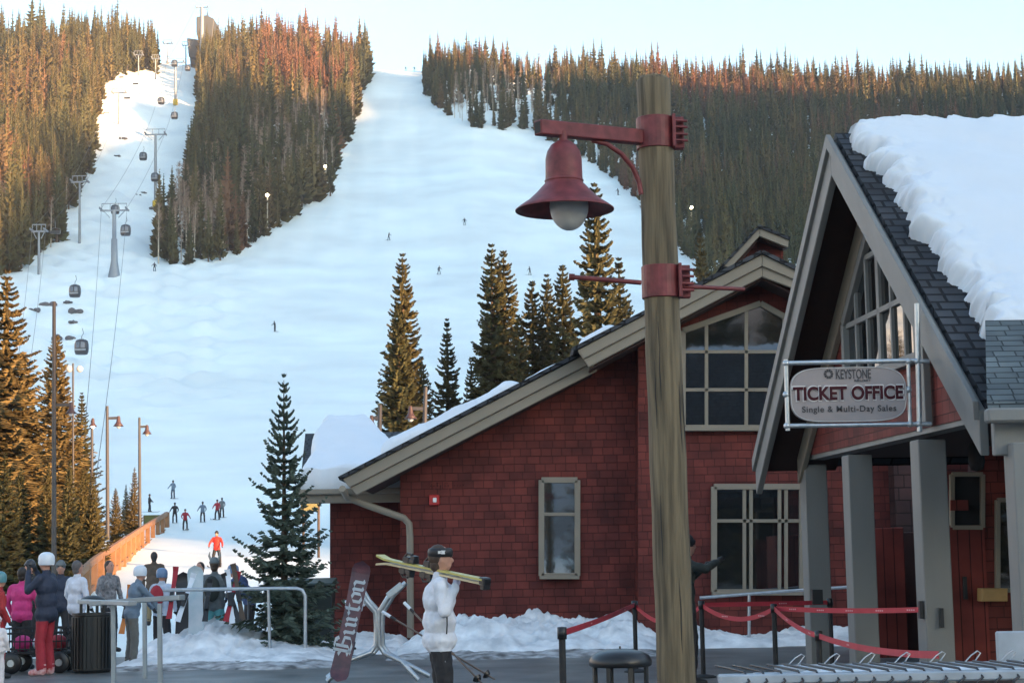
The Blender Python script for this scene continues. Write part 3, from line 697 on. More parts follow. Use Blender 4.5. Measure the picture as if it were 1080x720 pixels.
for k in range(1, 6):
    a = aL + (aR - aL) * k / 6; mf.beam(W3(a, zb, .02), W3(a, ztop(a), .02), .06, .06 if k != 3 else .12, up=ex.cross(Vector((0, 0, 1))))
for z in (zb + .75, zb + 1.5): 
    lo = aL if ztop(aL) > z else aM + (APZ - .72 - z) / sl_ ; hi = aR if ztop(aR) > z else aM - (APZ - .72 - z) / sl_
    mf.beam(W3(lo, z, .02), W3(hi, z, .02), .06, .07, up=(0, 0, 1))
f = mf.build('window', TRIMG, office, .005); mg.add([W3(a, z, .03) for a, z in poly], [(0, 1, 2, 3, 4)]); mg.build('pane', GLASS, f)
# vertical board at the near side of the window and a lamp board
mb = MB(); mb.beam(W3(aR - .25, GZ, -.03), W3(aR - .25, ztop(aR - .25) - .0, -.03), .08, .16, up=gx); mb.build('corner_board', TRIMG, office, .006)
# columns
def col(px, w=.33):
    lo, hi = .2, Wd
    for _ in range(40):
        m_ = (lo + hi) / 2
        if proj(L(m_, BW + .12, 1.5))[0] > px: lo = m_
        else: hi = m_
    c = L(lo, BW + .12, 0); mb = MB(); mb.obox((c.x, c.y, GZ / 2 - .06), ex * w / 2, gx * w / 2, (0, 0, GZ / 2 - .06)); pass
    print('COL', px, lo, c); return mb.build('column', TRIMG, office, .012), c
_, cA = col(861); _, cB = col(908); _, cC = col(984)
# near column carrying the gutter
cD = P(1086, 580, 16.3); mb = MB(); mb.box(cD.x - .15, cD.x + .2, cD.y - .16, cD.y + .16, 0, 2.6); mb.build('column', TRIMG, office, .012)
# lower roof at the near eave facing the plaza
a, b_, t0, t1 = P(1043, 437, 16.3), P(1190, 437, 16.3), P(1041, 350, 17.5), P(1190, 350, 17.5)
b_.z = a.z; t1.z = t0.z; b_.y = a.y
mb = MB(); mb.prism([a, b_, t1, t0], (0, .05, .12)); mb.build('porch_roof', ROOFG, office)
mb = MB(); mb.beam(a + Vector((-.06, -.12, -.02)), b_ + Vector((0, -.12, -.02)), .16, .13); mb.build('gutter', TRIMG, office, .02)
mb = MB(); mb.beam(a + Vector((.04, .06, -.22)), b_ + Vector((0, .06, -.22)), .1, .30); mb.build('fascia', TRIMG, office, .01)
mb = MB(); q = P(1063, 463, 16.5); mb.tube([q + Vector((.06, 0, .08)), q + Vector((.02, 0, -.04)), (q.x + .02, q.y, .05)], .045, 8); mb.build('downspout', TRIMG, office)
# walls under the porch
YI = 24.3
xa = P(1003, 560, YI).x
shelf = MB()
mb = MB(); mb.box(P(1037, 560, YI).x, xa + 6, YI, YI + .2, -.05, GZ); mb.build('porch_wall', WALL, office)
mb = MB(); mb.box(P(1001, 560, YI).x, P(1038, 560, YI).x, YI - .02, YI + .12, -.05, 1.98); dr = mb.build('plank_door', PLANK, office)
mb = MB(); mb.box(P(1014, 600, YI).x, P(1018, 600, YI).x, YI - .07, YI - .02, 1.0, 1.3); mb.build('handle', BLACKM, dr)
mb = MB(); mb.box(P(969, 560, YI + 3).x, P(1003, 560, YI + 3).x + .3, YI + 3, YI + 3.1, -.05, GZ); mb.build('porch_back_wall', WALL, office)
window([(1004, 500), (1036, 500), (1036, 556), (1004, 556)], YI + .02, [], office, sill=False, outer=.06, gl=DARK)
mb = MB(); mb.prism(px3([(1003, 527), (1022, 527), (1022, 538), (1003, 538)], YI - .06), (0, .05, 0)); mb.build('red_panel', PLANK, office)
window([(1052, 527), (1074, 527), (1074, 622), (1052, 622)], YI - .05, [], office, sill=False, outer=.06)
mb = MB(); mb.prism(px3([(1036, 620), (1063, 620), (1063, 634), (1036, 634)], YI - .3), (0, .28, 0)); mb.build('counter_shelf', mat('raw_pine', (.36, .22, .08), .6), office, .01)
mb = MB(); mb.lathe([(.02, .3), (.10, .2), (.11, 0), (.08, -.1), (.01, -.12)], tuple(P(1030, 487, 23.5)), 12); mb.build('porch_lamp', BLACKM, office)
# plank enclosure between the columns
en = MB(); Ye = 28.4; x0, x1 = P(917, 600, Ye).x, P(955, 600, Ye).x
en.box(x0, x1, Ye, Ye + 1.4, 0, 2.02); tag(en.build('plank_enclosure', PLANK, None, .01), 'tall red plank enclosure standing behind the grey porch columns', 'enclosure')
en = MB(); en.box(x1 + .02, x1 + 1.9, Ye + .5, Ye + .6, 0, 1.95); en.box(x1 + 1.8, x1 + 1.9, Ye - 1.5, Ye + .6, 0, 1.95); tag(en.build('plank_fence', mat('dark_planks', (.05, .018, .015), .8), None, .01), 'dark plank fence right of the red enclosure', 'fence')  # planks in one even brown, much darker than the enclosure
# snow on the near slope
o0 = L(.0, 0.0, EZ + .14); u = L(Wd / 2 + .02, 0, APZ + .10) - L(0, 0, EZ + .14); v = ex * 9.5
LUs = u.length
gs = random.Random(9); lumps = [(gs.uniform(0, 7), gs.uniform(.12, .34), gs.uniform(.12, .34)) for _ in range(26)]
def ins_off(x, y):
    f = x / LUs
    e = .40 - .26 * f + .10 * noise3(Vector((x * 1.3, 1, 0))) + .14 * noise3(Vector((x * 3.4, 5, 0))) + .08 * noise3(Vector((x * 8, 9, 0))) + .05 * noise3(Vector((x * 19, 9, 0)))
    if x < .95: e += (.95 - x) * .9
    return min(y - e, (LUs - x) * 3.0 + .05, (x - .25) * 2)
snow_slab('roof_snow', o0, u, v, 300, 300, .30, ins_off, office, .17, 11, crumble=1.15)
# little snow on the lower roof
p0 = P(1070, 432, 16.6); mb = MB(); mb.ball(P(1082, 428, 16.45), (.18, .10, .05)); mb.ball(P(1090, 395, 16.9), (.14, .08, .06)); mb.build('roof_snow', SNOWM, office)
# ---------------------------------------------------------------- lettering
def text_mesh(txt, w, h, depth=.004, bold=0., shear=0., space=1.):
    cu = bpy.data.curves.new('t', 'FONT'); cu.body = txt; cu.extrude = depth / 2; cu.offset = bold; cu.shear = shear; cu.space_character = space; cu.size = 1
    o = bpy.data.objects.new('t', cu); C.objects.link(o); dg = bpy.context.evaluated_depsgraph_get(); me = bpy.data.meshes.new_from_object(o.evaluated_get(dg))
    vs = [v.co.copy() for v in me.vertices]; fs = [tuple(p.vertices) for p in me.polygons]
    bpy.data.objects.remove(o); bpy.data.curves.remove(cu); bpy.data.meshes.remove(me)
    x0, x1 = min(v.x for v in vs), max(v.x for v in vs); y0, y1 = min(v.y for v in vs), max(v.y for v in vs)
    return [((v.x - (x0 + x1) / 2) * w / (x1 - x0), (v.y - (y0 + y1) / 2) * h / (y1 - y0), v.z) for v in vs], fs
def place_text(mb, txt, c, w, h, m=0, lift=0., bold=0., shear=0., space=1.):
    vs, fs = text_mesh(txt, w, h, .004, bold, shear, space)
    mb.add([(c[0] + x, c[1] - z - lift, c[2] + y) for x, y, z in vs], fs, m)
# ---------------------------------------------------------------- red lamp on a timber pole
D = 12.5
base = Vector((P(708, 720, D).x + .045, D, 0)); topp = P(689, 86, D)
lamp = thing('pole_lamp', (base.x, base.y, 0), 'red bell shaped lamp on a bracket of the thick weathered timber pole in front', 'street lamp')
mb = MB(); n = 26; pts = []; rs = []
for i in range(n + 1):
    t = i / n; p = base.lerp(topp, t); pts.append(p); rs.append(.132 - .010 * t + .003 * math.sin(i * 1.7))
pts.append(topp + Vector((0, 0, .03))); rs.append(.095)
mb.tube(pts, rs, 28); pole = mb.build('pole', POLEW, lamp)
gq = random.Random(3)
for k in range(7):                               # drying cracks
    a = gq.uniform(3.5, 5.9); t0 = gq.uniform(.15, .8); 
    q = []
    for j in range(6):
        t = t0 + j * .022; c = base.lerp(topp, t); r_ = .132 - .010 * t; aa = a + .02 * math.sin(j * 2.1 + k); q.append(c + Vector((math.cos(aa) * r_, math.sin(aa) * r_, 0)))
    mb = MB(); mb.tube(q, [.0012, .003, .004, .004, .003, .001], 4); mb.build('crack', BLACKM, lamp)
def collar(zpx0, zpx1, name):
    a = P(690, zpx0, D).z; b = P(690, zpx1, D).z; t = (a + b) / 2 / topp.z; c = base.lerp(topp, t); h = abs(a - b) / 2
    mb = MB(); r = .132 - .010 * t + .012; mb.lathe([(r - .02, -h), (r, -h), (r, h), (r - .02, h)], (c.x, c.y, (a + b) / 2), 28, smooth=False)
    mb.obox((c.x + r + .03, c.y - .03, (a + b) / 2), (.035, 0, 0), (0, .012, 0), (0, 0, h * 1.0)); mb.obox((c.x + r + .03, c.y + .02, (a + b) / 2), (.035, 0, 0), (0, .012, 0), (0, 0, h * 1.0))
    mb.obox((c.x + r - .012, c.y - .075, (a + b) / 2), (.012, 0, 0), (0, .05, 0), (0, 0, h * 1.04))
    o = mb.build(name, RED_M, lamp, .004)
    bm_ = MB()
    for dz in (-.6, -.2, .25, .65):
        bm_.tube([(c.x + r + .045, c.y - .065, (a + b) / 2 + dz * h), (c.x + r + .045, c.y + .05, (a + b) / 2 + dz * h)], .011, 6); bm_.tube([(c.x + r - .02, c.y - .1, (a + b) / 2 + dz * h), (c.x + r + .085, c.y - .07, (a + b) / 2 + dz * h)], .010, 6)
    bm_.build('bolt', RED_M, o); return c, r, (a + b) / 2
c1, r1, z1 = collar(125, 158, 'collar'); c2, r2, z2 = collar(281, 315, 'collar')
Dl = 11.9
aL_, aR_ = P(567, 134.5, Dl), P(676, 145, D - .05)
mb = MB(); d_ = (aR_ - aL_); mb.beam(aL_, aR_, .085, .10)
mb.build('arm', RED_M, lamp, .006)
e = MB(); dn = d_.normalized(); e.beam(aL_ - dn * .002, aL_ + dn * .01, .062, .076); e.build('arm_hollow_shade', BLACKM, lamp)  # black plate paints the shade inside the hollow arm end
mb = MB(); q = [P(624, 148, 12.2), P(640, 152, 12.25), P(655, 162, 12.3), P(667, 176, 12.35), P(674, 192, 12.38), P(676, 205, 12.38)]
mb.tube(q, .018, 8); mb.build('curved_brace', RED_M, lamp)
mb = MB(); mb.tube([P(601, 292, 12.3), P(676, 298, D - .1)], .017, 8); mb.tube([P(600, 292, 12.3), P(606, 292.4, 12.3)], .024, 8); mb.build('banner_rod', RED_M, lamp)
mb = MB(); mb.tube([P(720, 302, D - .05), P(785, 305, D + .1)], .015, 8); mb.build('banner_rod', RED_M, lamp)
sc_ = P(594, 148, Dl + .1); zr = P(594, 221, Dl + .1).z; H_ = sc_.z - zr
prof = [(.02, 0), (.05, -.008), (.09, -.035), (.118, -.08), (.13, -.13), (.132, -.60 * H_ + .04), (.135, -.60 * H_), (.137, -.60 * H_ - .012), (.155, -.66 * H_), (.20, -.76 * H_), (.26, -.87 * H_), (.32, -.95 * H_), (.352, -H_), (.352, -H_ - .008), (.31, -.94 * H_ - .012), (.25, -.87 * H_ - .012), (.19, -.77 * H_ - .012), (.12, -.64 * H_)]
mb = MB(); mb.lathe([(r * .95, z) for r, z in prof], (sc_.x, sc_.y, sc_.z), 48); sh = mb.build('lamp_shade', RED_M, lamp)
mb = MB(); mb.lathe([(.128, 0), (.133, .006), (.133, .012), (.128, .018)], (sc_.x, sc_.y, sc_.z - .60 * H_ - .004), 40); mb.build('seam', RED_M, sh)
mb = MB(); mb.tube([sc_ + Vector((0, 0, .06)), sc_ + Vector((0, 0, -.02))], .03, 10); mb.build('mount', RED_M, lamp)
gl = mat('frosted_globe', (.50, .49, .47), .35, var=.1); mb = MB(); mb.ball((sc_.x + .03, sc_.y, zr + .02), (.132, .132, .165), 28); mb.build('globe', gl, lamp)
# ---------------------------------------------------------------- hanging sign
c3 = cC; Ys = 18.3
pz = lambda x, y: P(x, y, Ys)
sg = thing('hanging_sign', pz(966, 450), 'rounded grey ticket office sign held in a pipe frame beside a porch column', 'sign')
mb = MB()
mb.tube([pz(828, 383), pz(968, 380)], .024, 10); mb.tube([pz(830, 449), pz(970, 447)], .024, 10); mb.tube([pz(829, 379), pz(831, 454)], .024, 10)
mb.tube([pz(958, 381), pz(960, 448)], .02, 10); mb.tube([pz(967, 320), pz(970, 455)], .027, 10); mb.tube([pz(968, 381), pz(980, 381)], .024, 8); mb.tube([pz(970, 447), pz(982, 447)], .024, 8)
mb.build('pipe_frame', GALV, sg)
mb = MB()
for x, y in ((829, 383), (830, 449), (958, 381), (967, 381), (969, 447), (960, 447), (829, 416), (958, 411)): mb.ball(pz(x, y), .036, 10)
mb.build('pipe_joint', GALV, sg)
# rounded-TV-shape panel
cS = pz(894.5, 416); a_ = (pz(956, 416).x - pz(833, 416).x) / 2; b_s = (pz(894, 387).z - pz(894, 445).z) / 2
def superel(a, b, e1, e2, n=72):
    out = []
    for i in range(n):
        t = 2 * math.pi * i / n; c, s = math.cos(t), math.sin(t)
        out.append((a * math.copysign(abs(c) ** e1, c), b * math.copysign(abs(s) ** e2, s)))
    return out
panel = superel(a_, b_s, .42, .62)
mb = MB(); mb.prism([(cS.x + x, Ys - .02, cS.z + y) for x, y in panel], (0, .03, 0)); pn = mb.build('sign_panel', mat('sign_face', (.27, .235, .235), .5, var=.06), sg, .004)
edge = MB(); edge.tube([(cS.x + x * .985, Ys - .024, cS.z + y * .975) for x, y in panel + panel[:1]], .005, 5, cap=False); edge.build('border_line', mat('sign_border', (.45, .43, .42), .5), sg)
maroon = mat('maroon_letters', (.045, .005, .010), .6, spec=.2); inkb = mat('dark_letters', (.035, .03, .035), .5); wht = mat('white_outline', (.55, .52, .52), .5)
X_ = lambda px: pz(px, 416).x
mb = MB(); place_text(mb, 'TICKET OFFICE', ((X_(836) + X_(952)) / 2, Ys - .022, pz(894, 414.5).z), X_(953.5) - X_(834.5), .168, 0, .002, .05); mb.build('lettering', wht, sg)
mb = MB(); place_text(mb, 'TICKET OFFICE', ((X_(836) + X_(952)) / 2, Ys - .026, pz(894, 414.5).z), X_(952) - X_(836), .142, 0, .006, .034); mb.build('lettering', maroon, sg)
mb = MB(); place_text(mb, 'KEYSTONE', ((X_(882) + X_(919)) / 2, Ys - .024, pz(900, 394.5).z), X_(919) - X_(882), .098, 0, .002, .012); place_text(mb, 'RESORT', (X_(910), Ys - .024, pz(900, 401.5).z), .17, .022, 0, .002, 0)
place_text(mb, 'Single & Multi-Day Sales', ((X_(845) + X_(944)) / 2, Ys - .024, pz(894, 432).z), X_(944) - X_(845), .082, 0, .002, .012, 0, 1.12); mb.build('lettering', inkb, sg)
mb = MB(); ec = pz(873.5, 394.5)
for k in range(10):
    a = 6.283 * k / 10; c_ = Vector((math.cos(a), 0, math.sin(a))); s_ = Vector((-math.sin(a), 0, math.cos(a))); q = Vector((ec.x, Ys - .028, ec.z))
    mb.prism([q + c_ * .022 - s_ * .006, q + c_ * .044 - s_ * .013, q + c_ * .050, q + c_ * .044 + s_ * .013, q + c_ * .022 + s_ * .006], (0, .004, 0))
mb.build('emblem', inkb, sg)
# ---------------------------------------------------------------- stanchions and belts
def stanchion(p, hgt, label, r=.032, rb=.17):
    t = thing('belt_post', (p[0], p[1], 0), label, 'barrier post', 'black belt barrier posts'); mb = MB()
    mb.tube([(p[0], p[1], .02), (p[0], p[1], hgt)], r, 14); mb.build('post', BLACKM, t)
    mb = MB(); mb.lathe([(.0, .0), (rb, .0), (rb, .015), (rb * .8, .03), (.04, .045), (.0, .05)], (p[0], p[1], .012), 22); mb.build('base', BLACKM, t)
    mb = MB(); mb.lathe([(0, .0), (r + .012, 0), (r + .012, .11), (0, .115)], (p[0], p[1], hgt - .1), 14); mb.build('belt_head', BLACK, t)
    return (p[0], p[1], hgt - .045)
def gp(px, Y): b = PZ(px, Y, 0); return (b.x, b.y)
BELT = mat('red_belt', (.42, .025, .045), .55, var=.12); BELTW = mat('belt_print', (.6, .3, .32), .5)
def belt(a, b, sag, label, prints=0):
    a, b = Vector(a), Vector(b); mb = MB(); n = 20; vs = []
    sd = (b - a).cross(Vector((0, 0, 1))).normalized() * .002
    for i in range(n + 1):
        t = i / n; p = a.lerp(b, t) - Vector((0, 0, sag * 4 * t * (1 - t)))
        vs += [p + sd + Vector((0, 0, .03)), p + sd - Vector((0, 0, .03)), p - sd - Vector((0, 0, .03)), p - sd + Vector((0, 0, .03))]
    fs = [(i * 4 + j, i * 4 + (j + 1) % 4, i * 4 + 4 + (j + 1) % 4, i * 4 + 4 + j) for i in range(n) for j in range(4)]
    mb.add(vs, fs); o = mb.build('barrier_belt', BELT); tag(o, label, 'barrier belt', 'red barrier belts')
    if prints:
        m2 = MB()
        for k in range(prints):
            t = (k + .6) / prints; p = a.lerp(b, t) - Vector((0, 0, sag * 4 * t * (1 - t))); d = (b - a).normalized()
            for q in range(4): m2.obox(p + d * (q * .035) + sd * 1.4, d * .012, sd * .3, (0, 0, .008))
        w = m2.build('belt_marks', BELTW); w.parent = o
S = {}
for k, px, Y, h, lb in (('a', 595, 16.8, 1.0, 'black belt post at the left end of the queue, nearest the snow bank'), ('b', 671, 26, 1.0, 'black belt post just left of the timber lamp pole'), ('c', 742, 24.6, 1.02, 'black belt post right of the timber lamp pole, its round base in view'),
                        ('d', 819, 23.2, 1.0, 'black belt post in front of the wide lodge window'), ('e', 866, 20.2, .78, 'short black belt post in front of the first grey column'), ('f', 878, 25.5, 1.0, 'black belt post between the first and second grey column')):
    S[k] = stanchion(gp(px, Y), h, lb)
colp = Vector((cC.x - .19, cC.y - .1, .98))
belt(S['a'], S['b'], .02, 'red belt running back from the leftmost post to the post beside the lamp pole', 2)
belt(S['b'], S['c'], .25, 'sagging red belt passing behind the lamp pole', 0)
belt(S['c'], S['d'], .16, 'sagging red belt between the two posts below the wide lodge window', 2)
belt(S['c'], S['f'], .0, 'taut red belt behind the sagging one below the wide lodge window', 1)
belt(S['d'], colp, .02, 'taut red belt from the post before the window to the third grey column', 5)
belt(S['d'], S['e'], .05, 'red belt dropping steeply to the short post before the first grey column', 2)
e2 = P(745 + 10, 690, 13); bx = Vector((P(935, 692, 13.4).x, 13.4, P(935, 692, 13.4).z))
belt(Vector(S['e']) , Vector((P(990, 690, 14.6).x, 14.6, P(990, 690, 14.6).z)), .05, 'red belt running from the short post towards the near wire rack', 2)
mb = MB(); q = colp; mb.box(q.x - .02, q.x + .02, q.y - .05, q.y + .05, q.z - .1, q.z + .1); cl = mb.build('belt_clip', BLACK); tag(cl, 'black belt clip fixed to the third grey porch column', 'clip')
mb = MB(); q = P(993, 651, cC.y - .2); mb.obox(q, (.02, 0, 0), (0, .03, 0), (0, 0, .11)); mb.build('wall_hook', BLACK, office)
mb = MB(); q = P(862, 629, 25.3); mb.obox(q, (.07, 0, 0), (0, .05, 0), (0, 0, .1)); mb.build('utility_box', BLACK, office)
# ---------------------------------------------------------------- trash bins
RIB = mat('bin_black', (.011, .012, .013), .45)
def bin_(px, Y, rad, h, label, lid=True, depthsc=1.):
    p = gp(px, Y); t = thing('trash_bin', (p[0], p[1], 0), label, 'trash bin')
    mb = MB(); mb.lathe([(0, .02), (rad * .93, .02), (rad, .06), (rad, h * .95), (rad * 1.05, h * .96), (rad * 1.05, h), (rad * .8, h), (rad * .8, h - .05), (0, h - .06)], (p[0], p[1], 0), 30, smooth=False)
    mb.build('bin_body', RIB, t)
    mb = MB()
    for k in range(30): a = 6.283 * k / 30; mb.beam((p[0] + (rad + .012) * math.cos(a), p[1] + (rad + .012) * math.sin(a), .08), (p[0] + (rad + .012) * math.cos(a), p[1] + (rad + .012) * math.sin(a), h * .93), .03, .02, up=(math.cos(a), math.sin(a), 0))
    mb.build('slats', RIB, t)
    mb = MB(); rt = rad * .62
    for k in range(4): a = .6 + 6.283 * k / 4; mb = MB(); mb.tube([(p[0] + rt * math.cos(a), p[1] + rt * math.sin(a), h - .03), (p[0] + rt * math.cos(a), p[1] + rt * math.sin(a), h + .17)], .025, 6); mb.build('lid_post', RIB, t)
    mb = MB()
    mb = MB(); mb.lathe([(rt + .02, h + .14), (rt + .04, h + .17), (rt * .9, h + .23), (rt * .5, h + .26), (0.01, h + .27)], (p[0], p[1], 0), 26); mb.build('domed_lid', RIB, t)
bin_(97, 28.2, .30, .92, 'round black slatted trash bin with domed lid behind the man in red ski trousers')
# dome topped bin close to the camera
p = gp(657, 14.2); t = thing('trash_bin', (p[0], p[1], 0), 'dome topped black trash bin in front of the timber lamp pole base', 'trash bin')
mb = MB(); mb.lathe([(.23, .80), (.245, .815), (.245, .845), (.225, .885), (.17, .915), (.09, .932), (.02, .937), (.001, .937)], (p[0], p[1], 0), 40); mb.build('domed_lid', BLACK, t)
mb = MB(); mb.tube([(p[0], p[1], .93), (p[0], p[1], .955)], .008, 6); mb.build('screw', BLACK, t)
for k in range(8): a = .3 + 6.283 * k / 8; mb = MB(); mb.beam((p[0] + .215 * math.cos(a), p[1] + .215 * math.sin(a), .6), (p[0] + .215 * math.cos(a), p[1] + .215 * math.sin(a), .81), .035, .02, up=(math.cos(a), math.sin(a), 0)); mb.build('lid_post', RIB, t)
mb = MB(); mb.lathe([(0, .02), (.25, .02), (.26, .06), (.26, .6), (.28, .62), (.2, .62), (.2, .5), (0, .5)], (p[0], p[1], 0), 30); mb.build('bin_body', RIB, t)
# wheelie bins left of the lodge
for px, w, lb in ((306, .62, 'dark green wheeled bin standing directly behind the small fir'), (334, .66, 'dark green wheeled bin between the small fir and the lodge wall')):
    p = gp(px, 34); t = thing('wheeled_bin', (p[0], p[1], 0), lb, 'bin', 'dark wheeled bins beside the lodge')
    mb = MB(); q = [(-.5, -.45), (.5, -.45), (.5, .45), (-.5, .45)]
    mb.add([(p[0] + x * w * .85, p[1] + y * .7, .1) for x, y in q] + [(p[0] + x * w, p[1] + y * .8, 1.2) for x, y in q], [(3, 2, 1, 0), (4, 5, 6, 7), (0, 1, 5, 4), (1, 2, 6, 5), (2, 3, 7, 6), (3, 0, 4, 7)])
    mb.build('bin_body', mat('bin_dark_green', (.010, .016, .014), .5), t, .02)
    mb = MB(); mb.prism([(p[0] - w * .53, p[1] - .42, 1.2), (p[0] - w * .53, p[1] + .42, 1.2), (p[0] - w * .53, p[1] + .42, 1.34), (p[0] - w * .53, p[1] - .40, 1.25)], (w * 1.06, 0, 0)); mb.build('lid', mat('bin_lid_green', (.016, .03, .024), .45), t, .015)
    mb = MB()
    for s in (-1, 1): mb.tube([(p[0] + s * w * .42, p[1] + .35, .12), (p[0] + s * w * .48, p[1] + .35, .12)], .11, 14)
    mb.build('wheel', BLACK, t)
# ---------------------------------------------------------------- rails and ski racks
def rail(name, pts, posts, label, r=.03, cat='rail', m=GALV):
    t = thing(name, (pts[0][0], pts[0][1], 0), label, cat); mb = MB(); mb.tube(pts, r, 8); mb.build('top_rail', m, t)
    for a, b in posts: mb = MB(); mb.tube([a, b], r * .9, 8); mb.build('post', m, t)
    return t
Yr = 30.5
rl = [P(172, 622, Yr), P(230, 621, Yr), P(290, 620, Yr), P(313, 620, Yr), P(319, 622, Yr), P(322, 628, Yr)]; e = gp(322, Yr); rl.append(Vector((e[0], e[1], .0)))
rail('hand_rail', rl, [(P(283, 621, Yr), Vector((*gp(285, Yr), 0))), (P(279, 600, 33), Vector((*gp(280, 33), 0)))], 'long grey pipe rail curving down beside the small fir')
rl = [P(190, 633, 34), P(262, 623, 34.5), P(300, 610, 35.5), P(330, 607, 36)]; rail('hand_rail', rl, [(P(262, 623, 34.5), Vector((*gp(262, 34.5), 0))), (P(300, 610, 35.5), Vector((*gp(300, 35.5), 0)))], 'dark pipe rail sloping up behind the small fir', m=mat('dark_pipe', (.10, .11, .12), .5, metal=.5), r=.025)
# flat topped rack in front of the bin
FR = mat('painted_rack', (.27, .30, .32), .45, metal=.35, var=.1)
t = thing('ski_rack', (*gp(150, 24), 0), 'low pale grey ski rack with flat top bars in front of the black bin', 'ski rack', None)
mb = MB(); a, b = P(97, 636, 24.5), P(192, 629.5, 24); mb.beam(a, b, .16, .07); a2, b2 = P(86, 634, 25), P(140, 636, 23.7); mb.beam(a2, b2, .12, .06); mb.build('top_bar', FR, t, .008)
for px, Y in ((120, 24.2), (169, 24), (153, 26.5)): mb = MB(); e = PZ(px, Y, 0); mb.beam((e.x, e.y, 0), P(px - .6, 636 if px != 153 else 634, Y), .06, .055, up=(0, 1, 0)); mb.build('post', FR, t, .006)
mb = MB(); a = P(153, 640, 26.5); mb.build
# bent pipe ski rack
t = thing('ski_rack', (*gp(400, 25.2), 0), 'galvanised pipe ski rack with splayed arms and feet that the snowboard leans on', 'ski rack')
YR = 25.2
for k, dy in enumerate((0, .75)):
    Yk = YR + dy; ox = 4 * k
    mb = MB(); mb.tube([P(376 + ox, 619 - 2 * k, Yk), P(385 + ox, 633, Yk), P(396 + ox, 645, Yk), P(397 + ox, 660, Yk), P(396.5 + ox, 680, Yk), P(390 + ox, 688, Yk), P(368, 696, Yk - .3), PZ(345, Yk - .3, .03)], .036, 8); mb.build('frame_pipe', GALV, t)
    mb = MB(); mb.tube([P(424 + ox, 616 - 2 * k, Yk), P(411 + ox, 627, Yk), P(400 + ox, 645, Yk), P(399 + ox, 660, Yk), P(399.5 + ox, 680, Yk), P(406 + ox, 689, Yk), P(424, 697, Yk - .3), PZ(441 + ox * 3, Yk - .3, .03)], .036, 8); mb.build('frame_pipe', GALV, t)
mb = MB(); mb.beam(P(409, 628, YR), P(424, 616, YR), .07, .09); mb.build('arm_plate', GALV, t, .006)
# wire rack close by at the right
t = thing('ski_rack', (*gp(960, 11.5), 0), 'near metal ski rack with a row of bent wire loops, crossing the lower right corner', 'ski rack')
RK = mat('rack_white', (.34, .38, .43), .45, metal=.3, var=.15, nscale=5); WR = mat('wire_steel', (.33, .35, .38), .4, metal=.9); WD = mat('dark_wire', (.05, .05, .055), .4, metal=.6)
z_ = P(900, 704, 11.6).z
xr0, xr1 = P(778, 704, 11.6).x, P(1150, 704, 11.6).x
mb = MB(); mb.box(xr0 + .25, xr1, 11.62, 11.74, z_ - .04, z_ + .02); mb.build('back_bar', RK, t, .01)
mb = MB(); mb.box(P(757, 714, 11.1).x, xr1, 11.0, 11.12, z_ - .05, z_ + .01); mb.build('front_bar', RK, t, .01)
mb = MB(); mb.box(P(1052, 690, 11.9).x, xr1, 11.9, 11.94, z_ - .02, z_ + .20); mb.build('end_plate', RK, t, .01)
mb = MB(); mb.box(xr0 + .1, xr1, 11.12, 11.62, z_ - .036, z_ - .018); mb.build('rack_tray', RK, t)
md = MB()
i = 0; x = xr0 + .30
while x < xr1 - .1:
    mu = MB(); mu.tube([(x, 11.62, z_ + .0), (x + .07, 11.64, z_ + .065), (x + .115, 11.66, z_ + .09), (x + .135, 11.66, z_ + .078), (x + .10, 11.66, z_ + .03), (x + .05, 11.66, z_ + .0)], .0048, 6); mu.build('wire_loop', WR, t)
    x += .225
x = P(760, 714, 11.1).x + .02
while x < xr1 - .1:
    md.tube([(x, 11.52, z_ + .035), (x + .05, 11.35, z_ + .03), (x + .12, 11.05, z_ + .022), (x + .14, 10.99, z_ - .03), (x + .10, 10.99, z_ - .06)], .008, 6)
    x += .108
md.build('hooks', WD, t)
for px in (790, 1000): mb = MB(); e = PZ(px, 11.4, 0); mb.beam((e.x, 11.38, 0), (e.x, 11.38, z_ - .03), .06, .06, up=(0, 1, 0)); mb.build('post', RK, t)
sb = MB(); gs2 = random.Random(5); xx = xr0 + .5
while xx < xr1 - .2: sb.ball((xx, 11.37, z_ - .014), (gs2.uniform(.08, .2), .10, gs2.uniform(.012, .03)), 10); xx += gs2.uniform(.12, .3)
tag(sb.build('rack_snow', SNOWM), 'thin snow lying on the near wire ski rack', 'snow')
# ---------------------------------------------------------------- orange timber railing climbing to the slope
t = thing('timber_railing', (*gp(90, 62), 0), 'orange timber railing lit by the sun along the snowy path up to the slope', 'railing')
def zt(Y): return T(P(150, 560, Y).x, Y)
railp = [(84, 604, 62), (100, 590, 70), (125, 573.5, 83), (150, 557, 99), (176, 541.5, 116)]
pt_ = [P(a, b, Y) for a, b, Y in railp]
mb = MB()
for a, b in zip(pt_[:-1], pt_[1:]): mb.beam(a, b, .16, .26); 
mb.build('top_rail', RAILW, t, .01)
hR = 1.15
mb = MB()
for a, b in zip(pt_[:-1], pt_[1:]): mb.beam(a - Vector((0, 0, hR - .12)), b - Vector((0, 0, hR - .12)), .08, .2)
mb.build('bottom_rail', RAILW, t, .008)
for a, b in zip(pt_[:-1], pt_[1:]):
    n_ = max(2, int((b - a).length / 2.9))
    for k in range(n_):
        q = a.lerp(b, (k + .0) / n_); mb = MB(); mb.beam(q - Vector((0, 0, 1.5)), q, .22, .22, up=(0, 1, 0)); mb.build('post', RAILW, t)
mb = MB(); mb.beam(pt_[-1] - Vector((0, 0, 2.2)), pt_[-1] + Vector((0, 0, .1)), .3, .3, up=(0, 1, 0)); mb.build('end_post', RAILW, t, .01)
